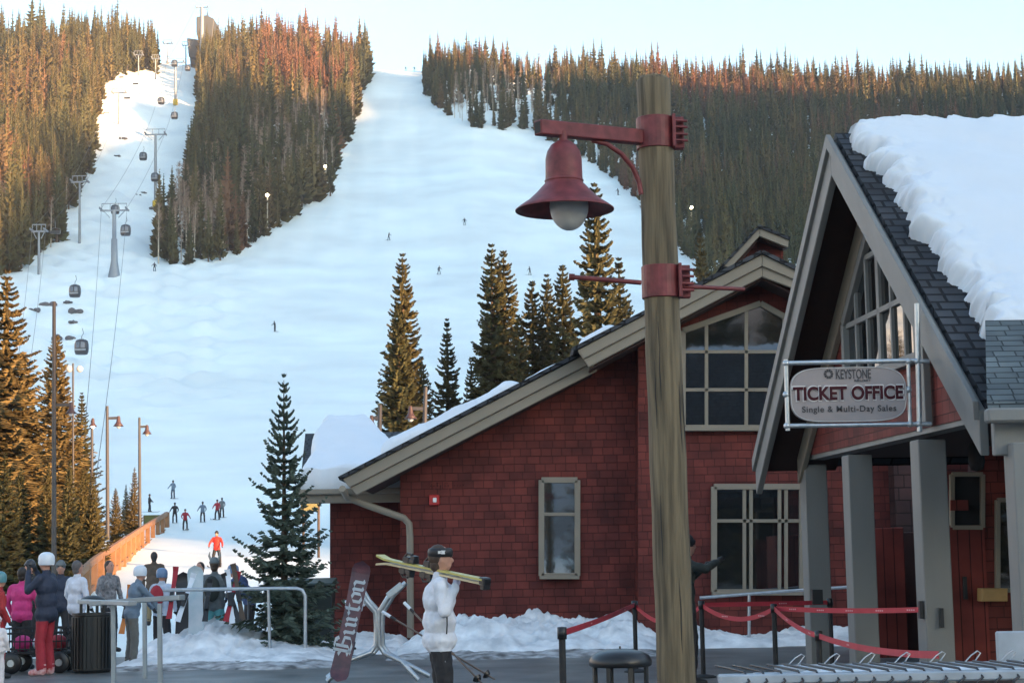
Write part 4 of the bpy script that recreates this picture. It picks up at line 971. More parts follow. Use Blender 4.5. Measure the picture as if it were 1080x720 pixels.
t = thing('safety_fence', P(165, 560, 118), 'low olive netting fence between the end of the railing and the small spruces', 'fence')
mb = MB(); a, b = P(152, 543, 118), P(175, 542.5, 117); mb.beam(a - Vector((0, 0, .35)), b - Vector((0, 0, .35)), .04, .7); mb.build('netting', mat('olive_netting', (.09, .09, .02), .8), t)
for f_ in (0, .5, 1): mb = MB(); q = a.lerp(b, f_); mb.tube([q, q - Vector((0, 0, 1.6))], .05, 6); mb.build('post', BARK, t)
t = thing('safety_fence', P(325, 545, 90), 'yellow padded fence panel glimpsed behind the small fir beside the lodge', 'fence')
mb = MB(); a, b = P(317, 533, 90), P(337, 533, 90); mb.beam(a, b, .1, .55); mb.build('yellow_pad', mat('yellow_pad', (.22, .19, .07), .6), t, .03)
mb = MB(); mb.tube([P(336, 533, 90), PZ(336, 90, T(b.x, 90) - .2)], .07, 6); mb.tube([P(320, 533, 90), PZ(320, 90, T(b.x, 90) - .2)], .07, 6); mb.build('post', BARK, t)
# ---------------------------------------------------------------- tall lamp posts by the slope
LPM = mat('lamp_post_grey', (.045, .045, .05), .6); LIT = mat('lit_lamp', (.9, .8, .6), .5, emit=((1, .85, .6), 6))
def lamp_post(px, yt, yb, Y, arm, ya, wide, label, lit=False, rp=.09, m=LPM):
    b = PZ(px, Y, 0); z0 = P(px, yb, Y).z if yb else T(b.x, b.y); t = thing('lamp_post', (b.x, b.y, z0), label, 'street lamp', 'tall lamp posts below the ski slope')
    tp = P(px, yt, Y); mb = MB(); mb.tube([(b.x, b.y, z0 - .3), tp], [rp, rp * .7], 8); mb.build('pole', m, t)
    if arm:
        a = P(px, ya, Y); c = P(px + arm, ya - .5, Y); mb = MB(); mb.beam(a, c, .09, .11); mb.build('arm', m, t)
        s = wide * Y / F / 2; mb = MB(); mb.lathe([(.05, .08), (s * .35, 0), (s * .4, -s * .7), (s * .6, -s * 1.1), (s, -s * 1.6), (s * .9, -s * 1.6), (s * .5, -s * 1.0)], tuple(c), 16); mb.build('lamp_shade', mat('lamp_shade_brown', (.06, .03, .03), .5), t)
        mb = MB(); mb.ball((c.x, c.y, c.z - s * 1.6), s * .45, 10); mb.build('globe', gl if not lit else LIT, t)
    return t
lamp_post(57, 318, None, 62, 18, 427, 12, 'tallest lamp post, standing between the golden spruces at left', m=mat('dark_post', (.05, .04, .035), .6))
lamp_post(113, 428, 562, 78, 12, 441, 11, 'lamp post in front of the orange railing, left one of the close pair')
lamp_post(147, 440, 549, 96, 8, 450, 10, 'lamp post in front of the orange railing, right one of the close pair')
lamp_post(77, 383, None, 84, 0, 0, 0, 'slim pole with two small grey globes behind the tall slim golden spruce', rp=.06)
for dx, lb in ((-4, 1), (7, 2)): mb = MB(); mb.ball(P(77 + dx, 389, 84), .16, 10); o_ = mb.build('globe', gl); o_.parent = [o for o in C.objects if o.name.startswith('lamp_post')][-1]; o_.location = -Vector(o_.parent.location)
lamp_post(401, 427, 470, 58, -9, 441, 12, 'lamp post with its arm pointing left behind the lodge roof')
lamp_post(380, 440, 470, 74, -7, 447, 8, 'small distant lamp post left of the bigger one behind the lodge roof')
lamp_post(449, 408, 470, 60, -16, 431, 14, 'lamp post half hidden in the tall columnar spruce behind the lodge roof')
lamp_post(97, 443, None, 90, 1, 443, 9, 'lit white lamp in front of the dark spruce at left', lit=True)
# slope floodlights
for px, py, yb, lb in ((282, 206, 246, 'lit floodlight pole at the foot of the stand beside the ski run'), (343, 176, 200, 'lit floodlight pole higher along the right edge of the stand'), (729, 219, 262, 'lit floodlight pole in the dark forest right of the lamp pole'), (356, 153, 162, 'small lit floodlight near the top of the stand edge')):
    p = hit(px, yb); Y = p.y; t = thing('floodlight_pole', p, lb, 'floodlight', 'lit floodlights along the ski run'); tp = P(px, py, Y)
    mb = MB(); mb.tube([p, tp], .18, 6); mb.build('pole', ASPB, t); mb = MB(); mb.obox(tp, (.55, 0, 0), (0, .2, 0), (0, 0, .45)); 
    hd = mb.build('lamp_head', LPM, t); mb = MB(); mb.ball(tp + Vector((0, -.35, 0)), (.36, .25, .34), 10); mb.build('lamp_lens', mat('floodlight_lens', (1, .9, .7), .3, emit=((1, .72, .4), 30)), hd)
# ---------------------------------------------------------------- lifts
STL = mat('lift_steel', (.22, .25, .28), .5, metal=.4); CAB = mat('cabin_dark', (.03, .035, .045), .25); CABW = mat('cabin_glass', (.10, .12, .15), .08, spec=.8); YP = mat('yellow_pad2', (.55, .36, .03), .7)
TW = {}
def tower(k, px, yb, yt, half, label, pad=False, flare=False, r=.35, Yo=None, grp='gondola lift towers'):
    p = hit(px, yb) if Yo is None else P(px, yb, Yo); Y = p.y; s = Y / F; t = thing('lift_tower', p, label, 'lift tower', grp); tp = P(px, yt, Y)
    mb = MB(); mb.tube([p - Vector((0, 0, 1)), p + Vector((0, 0, 1.5)), p.lerp(tp, .5), tp] if not flare else [p - Vector((0, 0, 1)), p + Vector((0, 0, 1.2)), p + Vector((0, 0, 3)), p.lerp(tp, .55), p.lerp(tp, .56), tp], [r, r, r * .9, r * .7] if not flare else [r * 2.6, r * 1.8, r * 1.3, r * 1.2, r * .85, r * .75], 10); mb.build('mast', STL, t)
    hw = half * s; mb = MB(); mb.beam(tp + Vector((-hw, 0, 0)), tp + Vector((hw, 0, 0)), .3, .35); mb.beam(tp + Vector((-hw * .9, 0, 1.5)), tp + Vector((hw * .9, 0, 1.5)), .15, .18)
    for q in (-.9, -.3, .3, .9): mb.beam(tp + Vector((hw * q, 0, 0)), tp + Vector((hw * q * .98, 0, 1.5)), .12, .12, up=(0, 1, 0))
    for q in (-1, 1): mb.beam(tp + Vector((hw * q * .3, 0, -1.6)), tp + Vector((hw * q * .8, 0, 0)), .15, .15, up=(0, 1, 0))
    mb.build('crossarm', STL, t)
    for q in (-.92, .92):
        mb = MB()
        for j in range(-3, 4): mb.tube([tp + Vector((hw * q - .1, j * .55, .25)), tp + Vector((hw * q + .1, j * .55, .25))], .24, 8)
        mb.beam(tp + Vector((hw * q, -2, .3)), tp + Vector((hw * q, 2, .3)), .16, .3); mb.build('sheave_train', STL, t)
    if pad: mb = MB(); mb.lathe([(r * 1.7, 0), (r * 1.9, .2), (r * 1.9, 2.1), (r * 1.5, 2.3)], tuple(p), 10); mb.build('yellow_pad', YP, t)
    TW[k] = (tp, hw)
tower('A', 120.5, 291, 222, 15, 'nearest gondola tower with a flared base and wide crossarm', flare=True, r=.55)
tower('B', 164, 222, 142, 11.5, 'gondola tower with a yellow padded foot, second up the lift line', pad=True, r=.45)
tower('C', 185, 112, 66, 10, 'gondola tower with a yellow padded foot near the top of the lift line', pad=True, r=.45)
tower('top', 213, 100, 8, 7, 'very tall tower rising above the ridge at the top of the lift line', r=1.0, Yo=690)
CH = 'chairlift towers left of the gondola line'
tower('c1', 41, 290, 244, 8, 'chairlift tower at the lower edge of the dark forest at left', grp=CH, r=.32)
tower('c2', 84, 258, 192, 9, 'chairlift tower just left of the nearest gondola tower', grp=CH, r=.32)
tower('c3', 125.5, 132, 98, 8, 'chairlift tower halfway up the cleared lift line', grp=CH, r=.32)
tower('c4', 146, 82, 58, 5, 'small chairlift tower at the forest edge near the ridge', grp=CH, r=.3)
tower('c5', 164, 84, 62, 4, 'small chairlift tower on the skyline left of the upper gondola tower', grp=CH, r=.3)
tower('c6', 177, 68, 46, 5, 'thin tower on the skyline left of the dark lift terminal', grp=CH, r=.3)
tower('c7', 196, 76, 48, 4, 'thin tower on the skyline beside the dark lift terminal', grp=CH, r=.3)
tower('c8', 552, 0, 0, 0, '', r=.3) if False else None
# top terminal
t = thing('lift_terminal', P(214, 75, 700), 'dark lift terminal building on the skyline at the top of the gondola line', 'lift terminal')
TM = mat('terminal_dark', (.06, .07, .08), .6)
mb = MB(); mb.prism(px3([(207, 18), (218, 16), (226, 20), (224, 38), (220, 62), (214, 62), (207, 34)], 702), (0, 9, 0)); mb.build('terminal_housing', TM, t, .3)
mb = MB(); mb.prism(px3([(197, 40), (210, 42), (211, 52), (206, 62), (199, 60)], 700), (0, 6, 0)); mb.build('drive_housing', TM, t, .3)
mb = MB(); mb.prism(px3([(214, 60), (222, 60), (219, 90), (212, 90)], 703), (0, 5, 0)); mb.build('leg', TM, t)
mb = MB(); mb.prism(px3([(200, 58), (206, 58), (206, 82), (202, 82)], 701), (0, 4, 0)); mb.build('leg', TM, t)
# cables
CBL = mat('steel_cable', (.05, .055, .06), .5)
def cable(pts, r, label, sag=0.):
    mb = MB(); q = []
    for a, b in zip(pts[:-1], pts[1:]):
        for k in range(12): t_ = k / 12; q.append(a.lerp(b, t_) - Vector((0, 0, sag * (a - b).length * 4 * t_ * (1 - t_))))
    q.append(pts[-1]); mb.tube(q, r, 5); tag(mb.build('lift_cable', CBL), label, 'cable', 'lift cables')
low = P(60, 470, 150)
for q, nm in ((-.92, 'left'), (.92, 'right')):
    f = lambda k: TW[k][0] + Vector((TW[k][1] * q, 0, .6))
    cable([P(88 + 8 * q, 545, 130), f('A'), f('B'), f('C'), f('top')], .035, 'thin gondola cable on the %s side of the gondola towers' % nm, .012)
    cable([P(20 + 7 * q, 420, 200), f('c1'), f('c2'), f('c3'), f('c4')], .03, 'thin chairlift cable on the %s side of the chairlift towers' % nm, .01)
# gondola cabins
def cabin():
    t = thing('gondola_cabin', (0, 0, 0), '', 'gondola cabin', 'gondola cabins hanging on the lift line'); t['_o'] = (0, 0, 0)
    mb = MB(); mb.lathe([(.55, -1.05), (.82, -1.0), (.95, -.7), (1.0, -.2), (.98, .4), (.85, .85), (.6, 1.02), (.0, 1.05)], (0, 0, 0), 16, sc=(1, .85)); mb.lathe([(0, -1.05), (.55, -1.05)], (0, 0, 0), 16, sc=(1, .85)); mb.build('cabin_shell', CAB, t)
    mb = MB()
    for s in (-1, 1): mb.prism([(s * .08, -.90, -.15), (s * .62, -.72, -.15), (s * .56, -.66, .6), (s * .08, -.80, .65)], (0, -.02, 0))
    mb.build('window', CABW, t)
    mb = MB(); mb.tube([(0, 0, 1.0), (0, 0, 1.5), (.25, 0, 1.9), (.1, 0, 2.6)], .06, 6); mb.beam((-.3, 0, 1.1), (.3, 0, 1.1), .1, .1); mb.build('hanger_arm', STL, t)
    mb = MB(); mb.box(-.75, .75, -.95, -.8, -.55, -.3); mb.build('ski_basket', STL, t)
    return t
g0 = cabin(); first = True
for px, py, wpx, lb in ((86, 366, 15.5, 'nearest dark gondola cabin, lowest on the slope'), (79, 307, 13, 'dark gondola cabin left of the nearest gondola tower base'), (132.5, 243, 11.5, 'dark gondola cabin just below the crossarm of the nearest tower'), (121.5, 221, 9.5, 'dark gondola cabin passing the crossarm of the nearest tower'),
                        (163.5, 187, 9, 'dark gondola cabin in front of the padded second tower'), (151, 165, 8.5, 'dark gondola cabin left of the padded second tower'), (184, 122, 7.5, 'dark gondola cabin just below the upper padded tower'), (170, 106.5, 7.5, 'dark gondola cabin left of the upper padded tower'), (184, 67, 7, 'dark gondola cabin at the crossarm of the upper padded tower'), (198, 72, 6, 'dark gondola cabin right of the upper padded tower')):
    o_ = g0 if first else copy_tree(g0); first = False; Y = 2.25 * F / wpx; Y = min(Y, 620); s = wpx * Y / F / 2.0; o_.location = P(px, py, Y); o_.scale = (s, s, s); o_['label'] = lb
# chairs
def chair():
    t = thing('lift_chair', (0, 0, 0), '', 'lift chair', 'chairs hanging on the chairlift'); t['_o'] = (0, 0, 0)
    mb = MB(); mb.box(-1.2, 1.2, -.3, .3, -.1, .05); mb.build('seat', CAB, t); mb = MB(); mb.box(-1.2, 1.2, .25, .35, .05, .7); mb.build('backrest', CAB, t)
    mb = MB(); mb.tube([(-1.2, 0, 0), (-1.2, .1, 1.0), (0, .1, 1.3), (1.2, .1, 1.0), (1.2, 0, 0)], .05, 6); mb.tube([(0, .1, 1.3), (0, 0, 3)], .05, 6); mb.build('frame', STL, t); return t
ch = chair(); first = True
chs = [(76, 236, 9), (58, 246, 11), (57, 232, 8), (93, 210, 8), (104, 185, 8), (90, 174, 8), (116, 157, 8), (99, 149, 7), (112, 120, 6.5), (134, 104, 6.5), (143, 89, 6), (69, 205, 8), (128, 82, 5)]
for i, (px, py, w) in enumerate(chs):
    o_ = ch if first else copy_tree(ch); first = False; Y = min(600, 2.4 * F / w); o_.location = P(px, py, Y); s = w * Y / F / 2.4; o_.scale = (s, s, s)
    o_['label'] = ['empty lift chair lowest at right, just left of the near gondola tower', 'empty lift chair lowest of all, in front of the dark forest edge', 'empty lift chair above the lowest one at the forest edge', 'empty lift chair left of the nearest gondola crossarm', 'empty lift chair above the nearest gondola crossarm', 'empty lift chair beside the forest edge above the second chairlift tower', 'empty lift chair left of the second gondola tower crossarm', 'empty lift chair beside the forest edge level with the second gondola crossarm', 'empty lift chair left below the third chairlift tower', 'empty lift chair right of the third chairlift tower top', 'empty lift chair nearest the ridge, right', 'empty lift chair at the dark forest edge above the tower pair', 'empty lift chair nearest the ridge, left'][i]
# ---------------------------------------------------------------- snow banks
def noise2(x, y, s=0):
    from mathutils import noise
    return noise.noise(Vector((x, y, s)))
def bank(name, px0, px1, Yf, Yb, H, seed, label, sh=None, n=150, m_=34, m=None):
    x0, x1 = P(px0, 690, Yf).x, P(px1, 690, Yf).x; vs = []
    for i in range(n + 1):
        for j in range(m_ + 1):
            a, b = i / n, j / m_; x = x0 + (x1 - x0) * a; ea = min(1, a * 7, (1 - a) * 7)
            front = .35 * noise2(x * .9, seed) + .12 * noise2(x * 3, seed + 3); y = Yf + front * (1 - b) + (Yb - Yf) * b
            e = min(1, b * 2.3) ** .6 * min(1, (1 - b) * 6 + .3)
            h = H * max(0, ea) ** .6 * e * (.75 + .55 * noise2(x * .8, y * .8, seed) + .30 * noise2(x * 2.6, y * 2.6, seed) + .16 * noise2(x * 6.5, y * 6.5, seed) + .09 * noise2(x * 15, y * 15, seed)) * (sh(a) if sh else 1)
            vs.append((x, y, max(-.06 if b in (0, 1) or a in (0, 1) else .0, h) + .008))
    fs = [(i * (m_ + 1) + j, (i + 1) * (m_ + 1) + j, (i + 1) * (m_ + 1) + j + 1, i * (m_ + 1) + j + 1) for i in range(n) for j in range(m_)]
    mb = MB(); mb.add(vs, fs, 0, True); tag(mb.build(name, m or SNOWD), label, kind='structure')
bank('snow_bank', 412, 715, 30.6, 34.8, .72, 2, 'lumpy ploughed snow bank along the lodge wall', lambda a: 1 - .25 * a)
bank('snow_bank', 700, 960, 32.2, 34.1, .30, 5, 'low snow strip at the foot of the lodge wall')
bank('snow_bank', 112, 352, 28.9, 33.6, .46, 8, 'ploughed snow heap with dirty edge below the pipe rail', lambda a: .55 + .8 * math.exp(-((a - .35) / .3) ** 2))
bank('snow_bank', 330, 425, 32.0, 36, .28, 12, 'thin snow strip behind the snowboard')
DIRT = mat('dirty_snow', (.16, .15, .145), .8, var=.5, nscale=5, bump=.5, bscale=12, col2=(.50, .50, .51))
bank('slush_strip', 106, 360, 28.3, 29.5, .10, 21, 'grey slush along the edge of the snow heap', m=DIRT)
bank('slush_strip', 405, 720, 30.0, 31.3, .10, 22, 'grey slush along the foot of the snow bank', m=DIRT)
# packed trail with ski tracks toward the slope
# ---------------------------------------------------------------- people
def cap_(g, mat_, p0, r0, p1, r1, n=14):
    return ('cap', g, mat_, Vector(p0), r0, Vector(p1), r1)
SKINM = mat('skin', (.42, .22, .16), .55, var=.06)
def cloth(name, c, **k): return mat(name, c, k.pop('rough', .75), var=.15, nscale=9, bump=.3, bscale=25, **k)
def seg_d(P_, a, b, ra, rb):
    ab = b - a; L2 = max(ab @ ab, 1e-9); t = np.clip((P_ - a) @ ab / L2, 0, 1); return np.linalg.norm(P_ - (a + t[:, None] * ab), axis=1) - (ra + (rb - ra) * t)
def remesh_body(prims, mats, voxel, name='person_body', smooth=3, jl=.88, quilt=False):
    """prims: ('c',p0,r0,p1,r1,mat) tapered limbs and ('e',c,(rx,ry,rz),mat) ellipsoids, fused into ONE surface"""
    mb = MB()
    for q in prims:
        if q[0] == 'c':
            _, a, ra, b, rb, m_ = q; a, b = Vector(a), Vector(b); d = (b - a); L = d.length; d = d / max(L, 1e-6)
            pts = [a - d * ra * .86, a - d * ra * .5, a, b, b + d * rb * .5, b + d * rb * .86]; mb.tube(pts, [ra * .5, ra * .87, ra, rb, rb * .87, rb * .5], 12)
        else: mb.ball(q[1], q[2], 16)
    me = bpy.data.meshes.new('t'); me.from_pydata(mb.v, [], mb.f); o = bpy.data.objects.new('t', me); C.objects.link(o)
    md = o.modifiers.new('r', 'REMESH'); md.mode = 'VOXEL'; md.voxel_size = voxel
    ms = o.modifiers.new('s', 'SMOOTH'); ms.iterations = smooth; ms.factor = .5
    dg = bpy.context.evaluated_depsgraph_get(); out = bpy.data.meshes.new_from_object(o.evaluated_get(dg)); bpy.data.objects.remove(o); bpy.data.meshes.remove(me)
    n = len(out.polygons); ce = np.zeros(n * 3); out.polygons.foreach_get('center', ce); ce = ce.reshape(-1, 3)
    best = np.full(n, 1e9); mi = np.zeros(n, int)
    for q in prims:
        if q[0] == 'c': d = seg_d(ce, np.array(q[1], float), np.array(q[3], float), q[2], q[4]); m_ = q[5]
        else:
            r = np.array(q[2], float); k = (ce - np.array(q[1], float)) / r; d = (np.linalg.norm(k, axis=1) - 1) * r.min(); m_ = q[3]
        w = d < best; best[w] = d[w]; mi[w] = m_
    mi[(mi == 1) & (ce[:, 2] > jl)] = 0
    co_ = np.zeros(len(out.vertices) * 3); out.vertices.foreach_get('co', co_); co_ = co_.reshape(-1, 3); no_ = np.zeros_like(co_).ravel(); out.vertices.foreach_get('normal', no_); no_ = no_.reshape(-1, 3)
    vm = np.zeros(len(co_), int)
    for p_ in out.polygons:
        for vi in p_.vertices: vm[vi] = mi[p_.index]
    from mathutils import noise
    for i_ in np.nonzero(vm < 2)[0]:
        c_ = co_[i_]; a_ = noise.noise(Vector(c_ * [14, 14, 9])) * .009 + noise.noise(Vector(c_ * [30, 30, 22])) * .006
        if quilt and vm[i_] == 0: a_ -= .006 * abs(math.cos(c_[2] * 31)) ** 9
        co_[i_] = c_ + no_[i_] * a_
    out.vertices.foreach_set('co', co_.ravel())
    out.materials.clear()
    for m_ in mats: out.materials.append(m_)
    out.polygons.foreach_set('material_index', mi); out.polygons.foreach_set('use_smooth', np.ones(n, bool))
    out.name = name; return out
def person(loc, rz, label, H=1.75, jacket=None, pants=None, glove=None, boot=None, hat=None, hatm=None, hair=None, voxel=.018, RA=None, LA=None, feet=None, lean=0., head_yaw=0., backpack=None, skirt=True, fat=1., group=None, goggles=None, bend=0., skis=None, jlen=.86, quilt=False):
    """local frame: facing +Y, right hand at +X. RA / LA = (elbow, hand) offsets in metres at H 1.75"""
    s = H / 1.75; t = thing('person', loc, label, 'person', group, rz=rz); t['_o'] = (0, 0, 0); t.scale = (s, s, s)
    mats = [jacket, pants, SKINM, glove or BLACKM, boot or BLACKM]
    sh = Vector((0, lean, 0)); RA = RA or ((.27, .0, 1.16), (.24, .12, .95)); LA = LA or ((-.27, .0, 1.16), (-.24, .12, .95))
    feet = feet or ((.11, 0), (-.11, 0)); up = lambda v: Vector(v) + sh * ((v[2] - .9) / .6)
    pr = [('e', (0, 0, .94), (.165 * fat, .125 * fat, .13), 1)]
    for sx, (fx, fy) in zip((1, -1), feet):
        hip = (.085 * sx, 0, .90); kn = (fx * 1.0 + .005 * sx, fy * .5 + .035, .50); an = (fx * 1.1, fy, .13)
        pr += [('c', hip, .095, kn, .075, 1), ('c', kn, .073, an, .073, 1), ('c', (fx * 1.1, fy - .02, .07), .055, (fx * 1.25, fy + .16, .045), .045, 4), ('c', (fx * 1.1, fy - .01, .16), .062, (fx * 1.1, fy - .01, .06), .06, 4)]
    pr += [('e', up((0, 0, jlen + .08)), (.182 * fat, .142 * fat, .13), 0), ('e', up((0, 0, 1.08)), (.175 * fat, .135 * fat, .19), 0), ('e', up((0, .0, 1.28)), (.195 * fat, .135 * fat, .18), 0), ('c', up((-.15, 0, 1.41)), .068, up((.15, 0, 1.41)), .068, 0), ('c', up((0, 0, 1.40)), .07, up((0, .01, 1.48)), .068, 0)]
    for sx, (el, ha) in zip((1, -1), (RA, LA)):
        shd = up((.19 * sx, 0, 1.395)); el = up(el) ; ha = up(ha); d = (ha - el).normalized(); w = ha - d * .02
        pr += [('c', shd, .066, el, .054, 0), ('c', el, .053, w, .043, 0), ('e', tuple(ha + d * .045), (.035, .035, .045), 3)]
        sdv = d.cross(Vector((0, 1, 0))); sdv = sdv.normalized() if sdv.length > .1 else Vector((1, 0, 0))
        crv = sdv.cross(d)
        for k in range(4): b0 = ha + d * .07 + sdv * (k - 1.5) * .021; pr.append(('c', b0, .0115, b0 + d * (.05 - .006 * abs(k - 1.3)) + crv * .02, .0095, 3))
        pr.append(('c', ha + d * .03 - sdv * .03, .013, ha + d * .07 - sdv * .06, .011, 3))
    hc = up((0, .02, 1.635)); hc.z = 1.635 - bend * .05
    cy, sy = math.cos(head_yaw), math.sin(head_yaw)
    hv = lambda x, y, z: Vector((hc.x + x * cy - y * sy, hc.y + x * sy + y * cy, hc.z + z))
    pr += [('c', up((0, .0, 1.46)), .056, hc - Vector((0, 0, .08)), .054, 2), ('e', tuple(hc), (.076, .093, .112), 2), ('e', tuple(hv(0, .035, -.065)), (.052, .055, .05), 2), ('c', hv(0, .09, .005), .011, hv(0, .108, -.022), .015, 2), ('c', hv(.074, 0, .005), .014, hv(.076, -.005, -.03), .012, 2), ('c', hv(-.074, 0, .005), .014, hv(-.076, -.005, -.03), .012, 2),
           ('c', hv(-.02, .088, -.058), .009, hv(.02, .088, -.058), .009, 2)]
    me = remesh_body(pr, mats, voxel, jl=jlen - .01, quilt=quilt); b = bpy.data.objects.new('body', me); C.objects.link(b); b.parent = t
    ey = MB()
    for sx in (-1, 1): ey.ball(hv(.032 * sx, .088, .018), .009, 8)
    ey.build('eyes', BLACKM, t)
    if hat == 'helmet':
        mb = MB(); mb.lathe([(.098, -.055), (.106, -.02), (.108, .03), (.100, .08), (.075, .115), (.04, .132), (.001, .136)], (hc.x, hc.y - .012, hc.z + .01), 22, sc=(1, 1.15)); mb.build('helmet', hatm, t)
        if goggles:
            mb = MB(); mb.ball(hv(0, .085, .03), (.075, .035, .036), 12); mb.build('goggles', goggles, t)
    elif hat == 'beanie':
        mb = MB(); mb.ball((hc.x, hc.y - .012, hc.z + .035), (.090, .104, .112), 16); mb.lathe([(.086, -.002), (.096, .0), (.097, .035), (.088, .04)], (hc.x, hc.y - .006, hc.z + .028), 20, sc=(1, 1.13)); mb.build('hat', hatm, t)
    if hair or hat != 'helmet':
        mb = MB(); hm = hair or mat('brown_hair', (.05, .03, .02), .6, var=.3, nscale=30)
        mb.ball((hc.x + .025 * sy, hc.y - .025 * cy, hc.z + .022), (.084, .092, .104), 16); mb.ball((hc.x + .03 * sy, hc.y - .04 * cy, hc.z - .05), (.066, .06, .075), 12); mb.build('hair', hm, t)
    if backpack:
        mb = MB(); mb.ball(up((0, -.19, 1.22)), (.15, .10, .23), 14); mb.build('backpack', backpack, t)
    return t
def stand(px, Y, z=None):
    b = PZ(px, Y, 0); z = (max(.011, T(b.x, b.y)) if z is None else z); return Vector((b.x, b.y, z))
WHT = cloth('white_jacket', (.62, .64, .70)); BLK = cloth('black_cloth', (.014, .014, .018)); REDP = cloth('red_trousers', (.30, .016, .03)); NAVY = cloth('navy_jacket', (.02, .028, .055)); PINK = cloth('pink_jacket', (.48, .03, .17))
GREY = cloth('grey_jacket', (.12, .14, .15)); TEAL = cloth('teal_trousers', (.11, .36, .40)); BRN = cloth('brown_jacket', (.075, .05, .035)); BLUEG = cloth('blue_grey_jacket', (.12, .17, .23)); REDJ = cloth('red_jacket', (.50, .03, .02)); DGRN = cloth('dark_olive_coat', (.022, .028, .026))
HELW = mat('white_helmet', (.62, .67, .74), .35, var=.05); HELB = mat('dark_helmet', (.03, .03, .035), .4); HELT = mat('teal_helmet', (.08, .22, .26), .4); SKIY = mat('ski_yellow', (.42, .36, .09), .35); GOG = mat('goggle_lens', (.02, .02, .025), .1)
HAIRD = mat('dark_hair', (.018, .012, .010), .6)
# woman with skis on her shoulder (faces +X, right side towards the camera)
wl = stand(465, 16.2); 
ww = person(wl, R(-84), 'woman in a white puffy jacket, black trousers and black headband carrying skis on her shoulder', 1.76, WHT, BLK, glove=mat('lilac_glove', (.50, .48, .62), .7), boot=BLACKM, voxel=.011, hat=None, hair=mat('brown_hair', (.05, .03, .02), .6, var=.3, nscale=30), RA=((.27, .03, 1.17), (.17, .13, 1.395)), LA=((-.26, -.05, 1.13), (-.22, .02, .92)), feet=((.09, .02), (-.10, -.03)), fat=1.10, jlen=.84)
whc = Vector((0, .02, 1.635))
mb = MB(); mb.lathe([(.084, .015), (.0955, .022), (.0975, .06), (.092, .088), (.078, .095)], (whc.x, whc.y - .004, whc.z - .002), 24, sc=(1, 1.16)); hb = mb.build('headband', mat('black_headband', (.012, .012, .015), .5), ww)
mb = MB()
mb.obox((.083, .052, 1.69), (.004, .006, 0), (-.018, .028, 0), (0, 0, .016)); mb.obox((.094, .01, 1.69), (.003, 0, 0), (0, .02, 0), (0, 0, .012)); mb.build('patch', mat('white_patch', (.6, .6, .6), .5), hb)
mb = MB(); mb.obox((.115, .02, 1.0), (.004, .0, 0), (0, .006, 0), (0, 0, .085)); 
# jacket details: zip pocket, quilting ribs, collar
zz = MB(); zz.tube([(.200, .055, 1.14), (.202, .055, 1.06), (.200, .05, .98)], .006, 6); zz.build('pocket_zip', BLACKM, ww)
zz = MB(); zz.obox((.168, .03, .70), (.004, 0, 0), (0, .008, 0), (0, 0, .05)); zz.build('pocket_tab', mat('white_patch', (.6, .6, .6), .5), ww)
# skis: a thing of its own, resting on the shoulder
s0, s1 = P(401, 590, 16.8), P(512, 613, 15.75)
sk = thing('ski_pair', s0, 'pair of yellow skis with dark bindings resting on the shoulder of the woman in white', 'skis')
dd = (s1 - s0); dn = dd.normalized(); sdn = dn.cross(Vector((0, 0, 1))).normalized(); un = sdn.cross(dn)
for k in (0, 1):
    mb = MB(); off = un * (-.018 + .034 * k) + sdn * .004 * k; n = 14; vs = []
    for i in range(n + 1):
        t_ = i / n; w = .036 + .014 * (2 * t_ - 1) ** 2 * (1 if t_ < .96 else .6); c = s0 + dd * t_ + off + un * (.05 * max(0, .08 - t_) * 6 * (1 if k else -1))
        tk = .009
        vs += [c + sdn * w + un * tk, c - sdn * w + un * tk, c - sdn * w - un * tk, c + sdn * w - un * tk]
    fs = [(i * 4 + j, i * 4 + (j + 1) % 4, i * 4 + 4 + (j + 1) % 4, i * 4 + 4 + j) for i in range(n) for j in range(4)] + [(3, 2, 1, 0), (n * 4, n * 4 + 1, n * 4 + 2, n * 4 + 3)]
    mb.add(vs, fs); mb.build('ski', SKIY if k else mat('ski_cream', (.50, .40, .24), .4), sk)
mb = MB(); c = s1 - dn * .05; mb.beam(c, s1 + dn * .03, .09, .07); mb.obox(s1 + un * -.02, dn * .03, sdn * .04, un * .05); mb.build('ski_tail', BLACK, sk, .01)
for tpos in (.27, .47):
    for k in (0, 1):
        c = s0 + dd * (tpos + .03 * k) + un * (.05 if k else -.05); mb = MB(); mb.obox(c, dn * .08, sdn * .035, un * .022); mb.obox(c + dn * .05 + un * (.03 if k else -.03), dn * .03, sdn * .03, un * .02); mb.tube([c - dn * .09 + un * (.02 if k else -.02), c - dn * .05 + un * (.06 if k else -.06), c + dn * .02 + un * (.055 if k else -.055)], .012, 6)
        mb.obox(c - dn * .02, dn * .03, sdn * .04, un * .03); mb.build('binding', BLACK, sk, .005)
# poles dangling from her far hand
pl = thing('ski_pole_pair', P(470, 680, 16.6), 'pair of thin ski poles held low by the woman in white, tips behind her', 'ski poles')
for a, b in ((P(412, 650, 16.9), P(522, 716, 16.5)), (P(433, 642, 17.0), P(510, 722, 16.4))):
    mb = MB(); mb.tube([a, b], .009, 6); po = mb.build('pole', mat('pole_bronze', (.16, .12, .10), .4, metal=.5), pl); mb = MB(); mb.tube([a, a + (b - a) * .05], .014, 8); mb.build('grip', BLACK, po)
    d = (b - a).normalized(); mb = MB(); mb.tube([b - d * .10, b - d * .075], [.045, .03], 10); mb.build('basket', BLACK, po)
    mb = MB(); mb.tube([a - d * .10, a], .016, 8); mb.build('tip_sleeve', HELW, po)
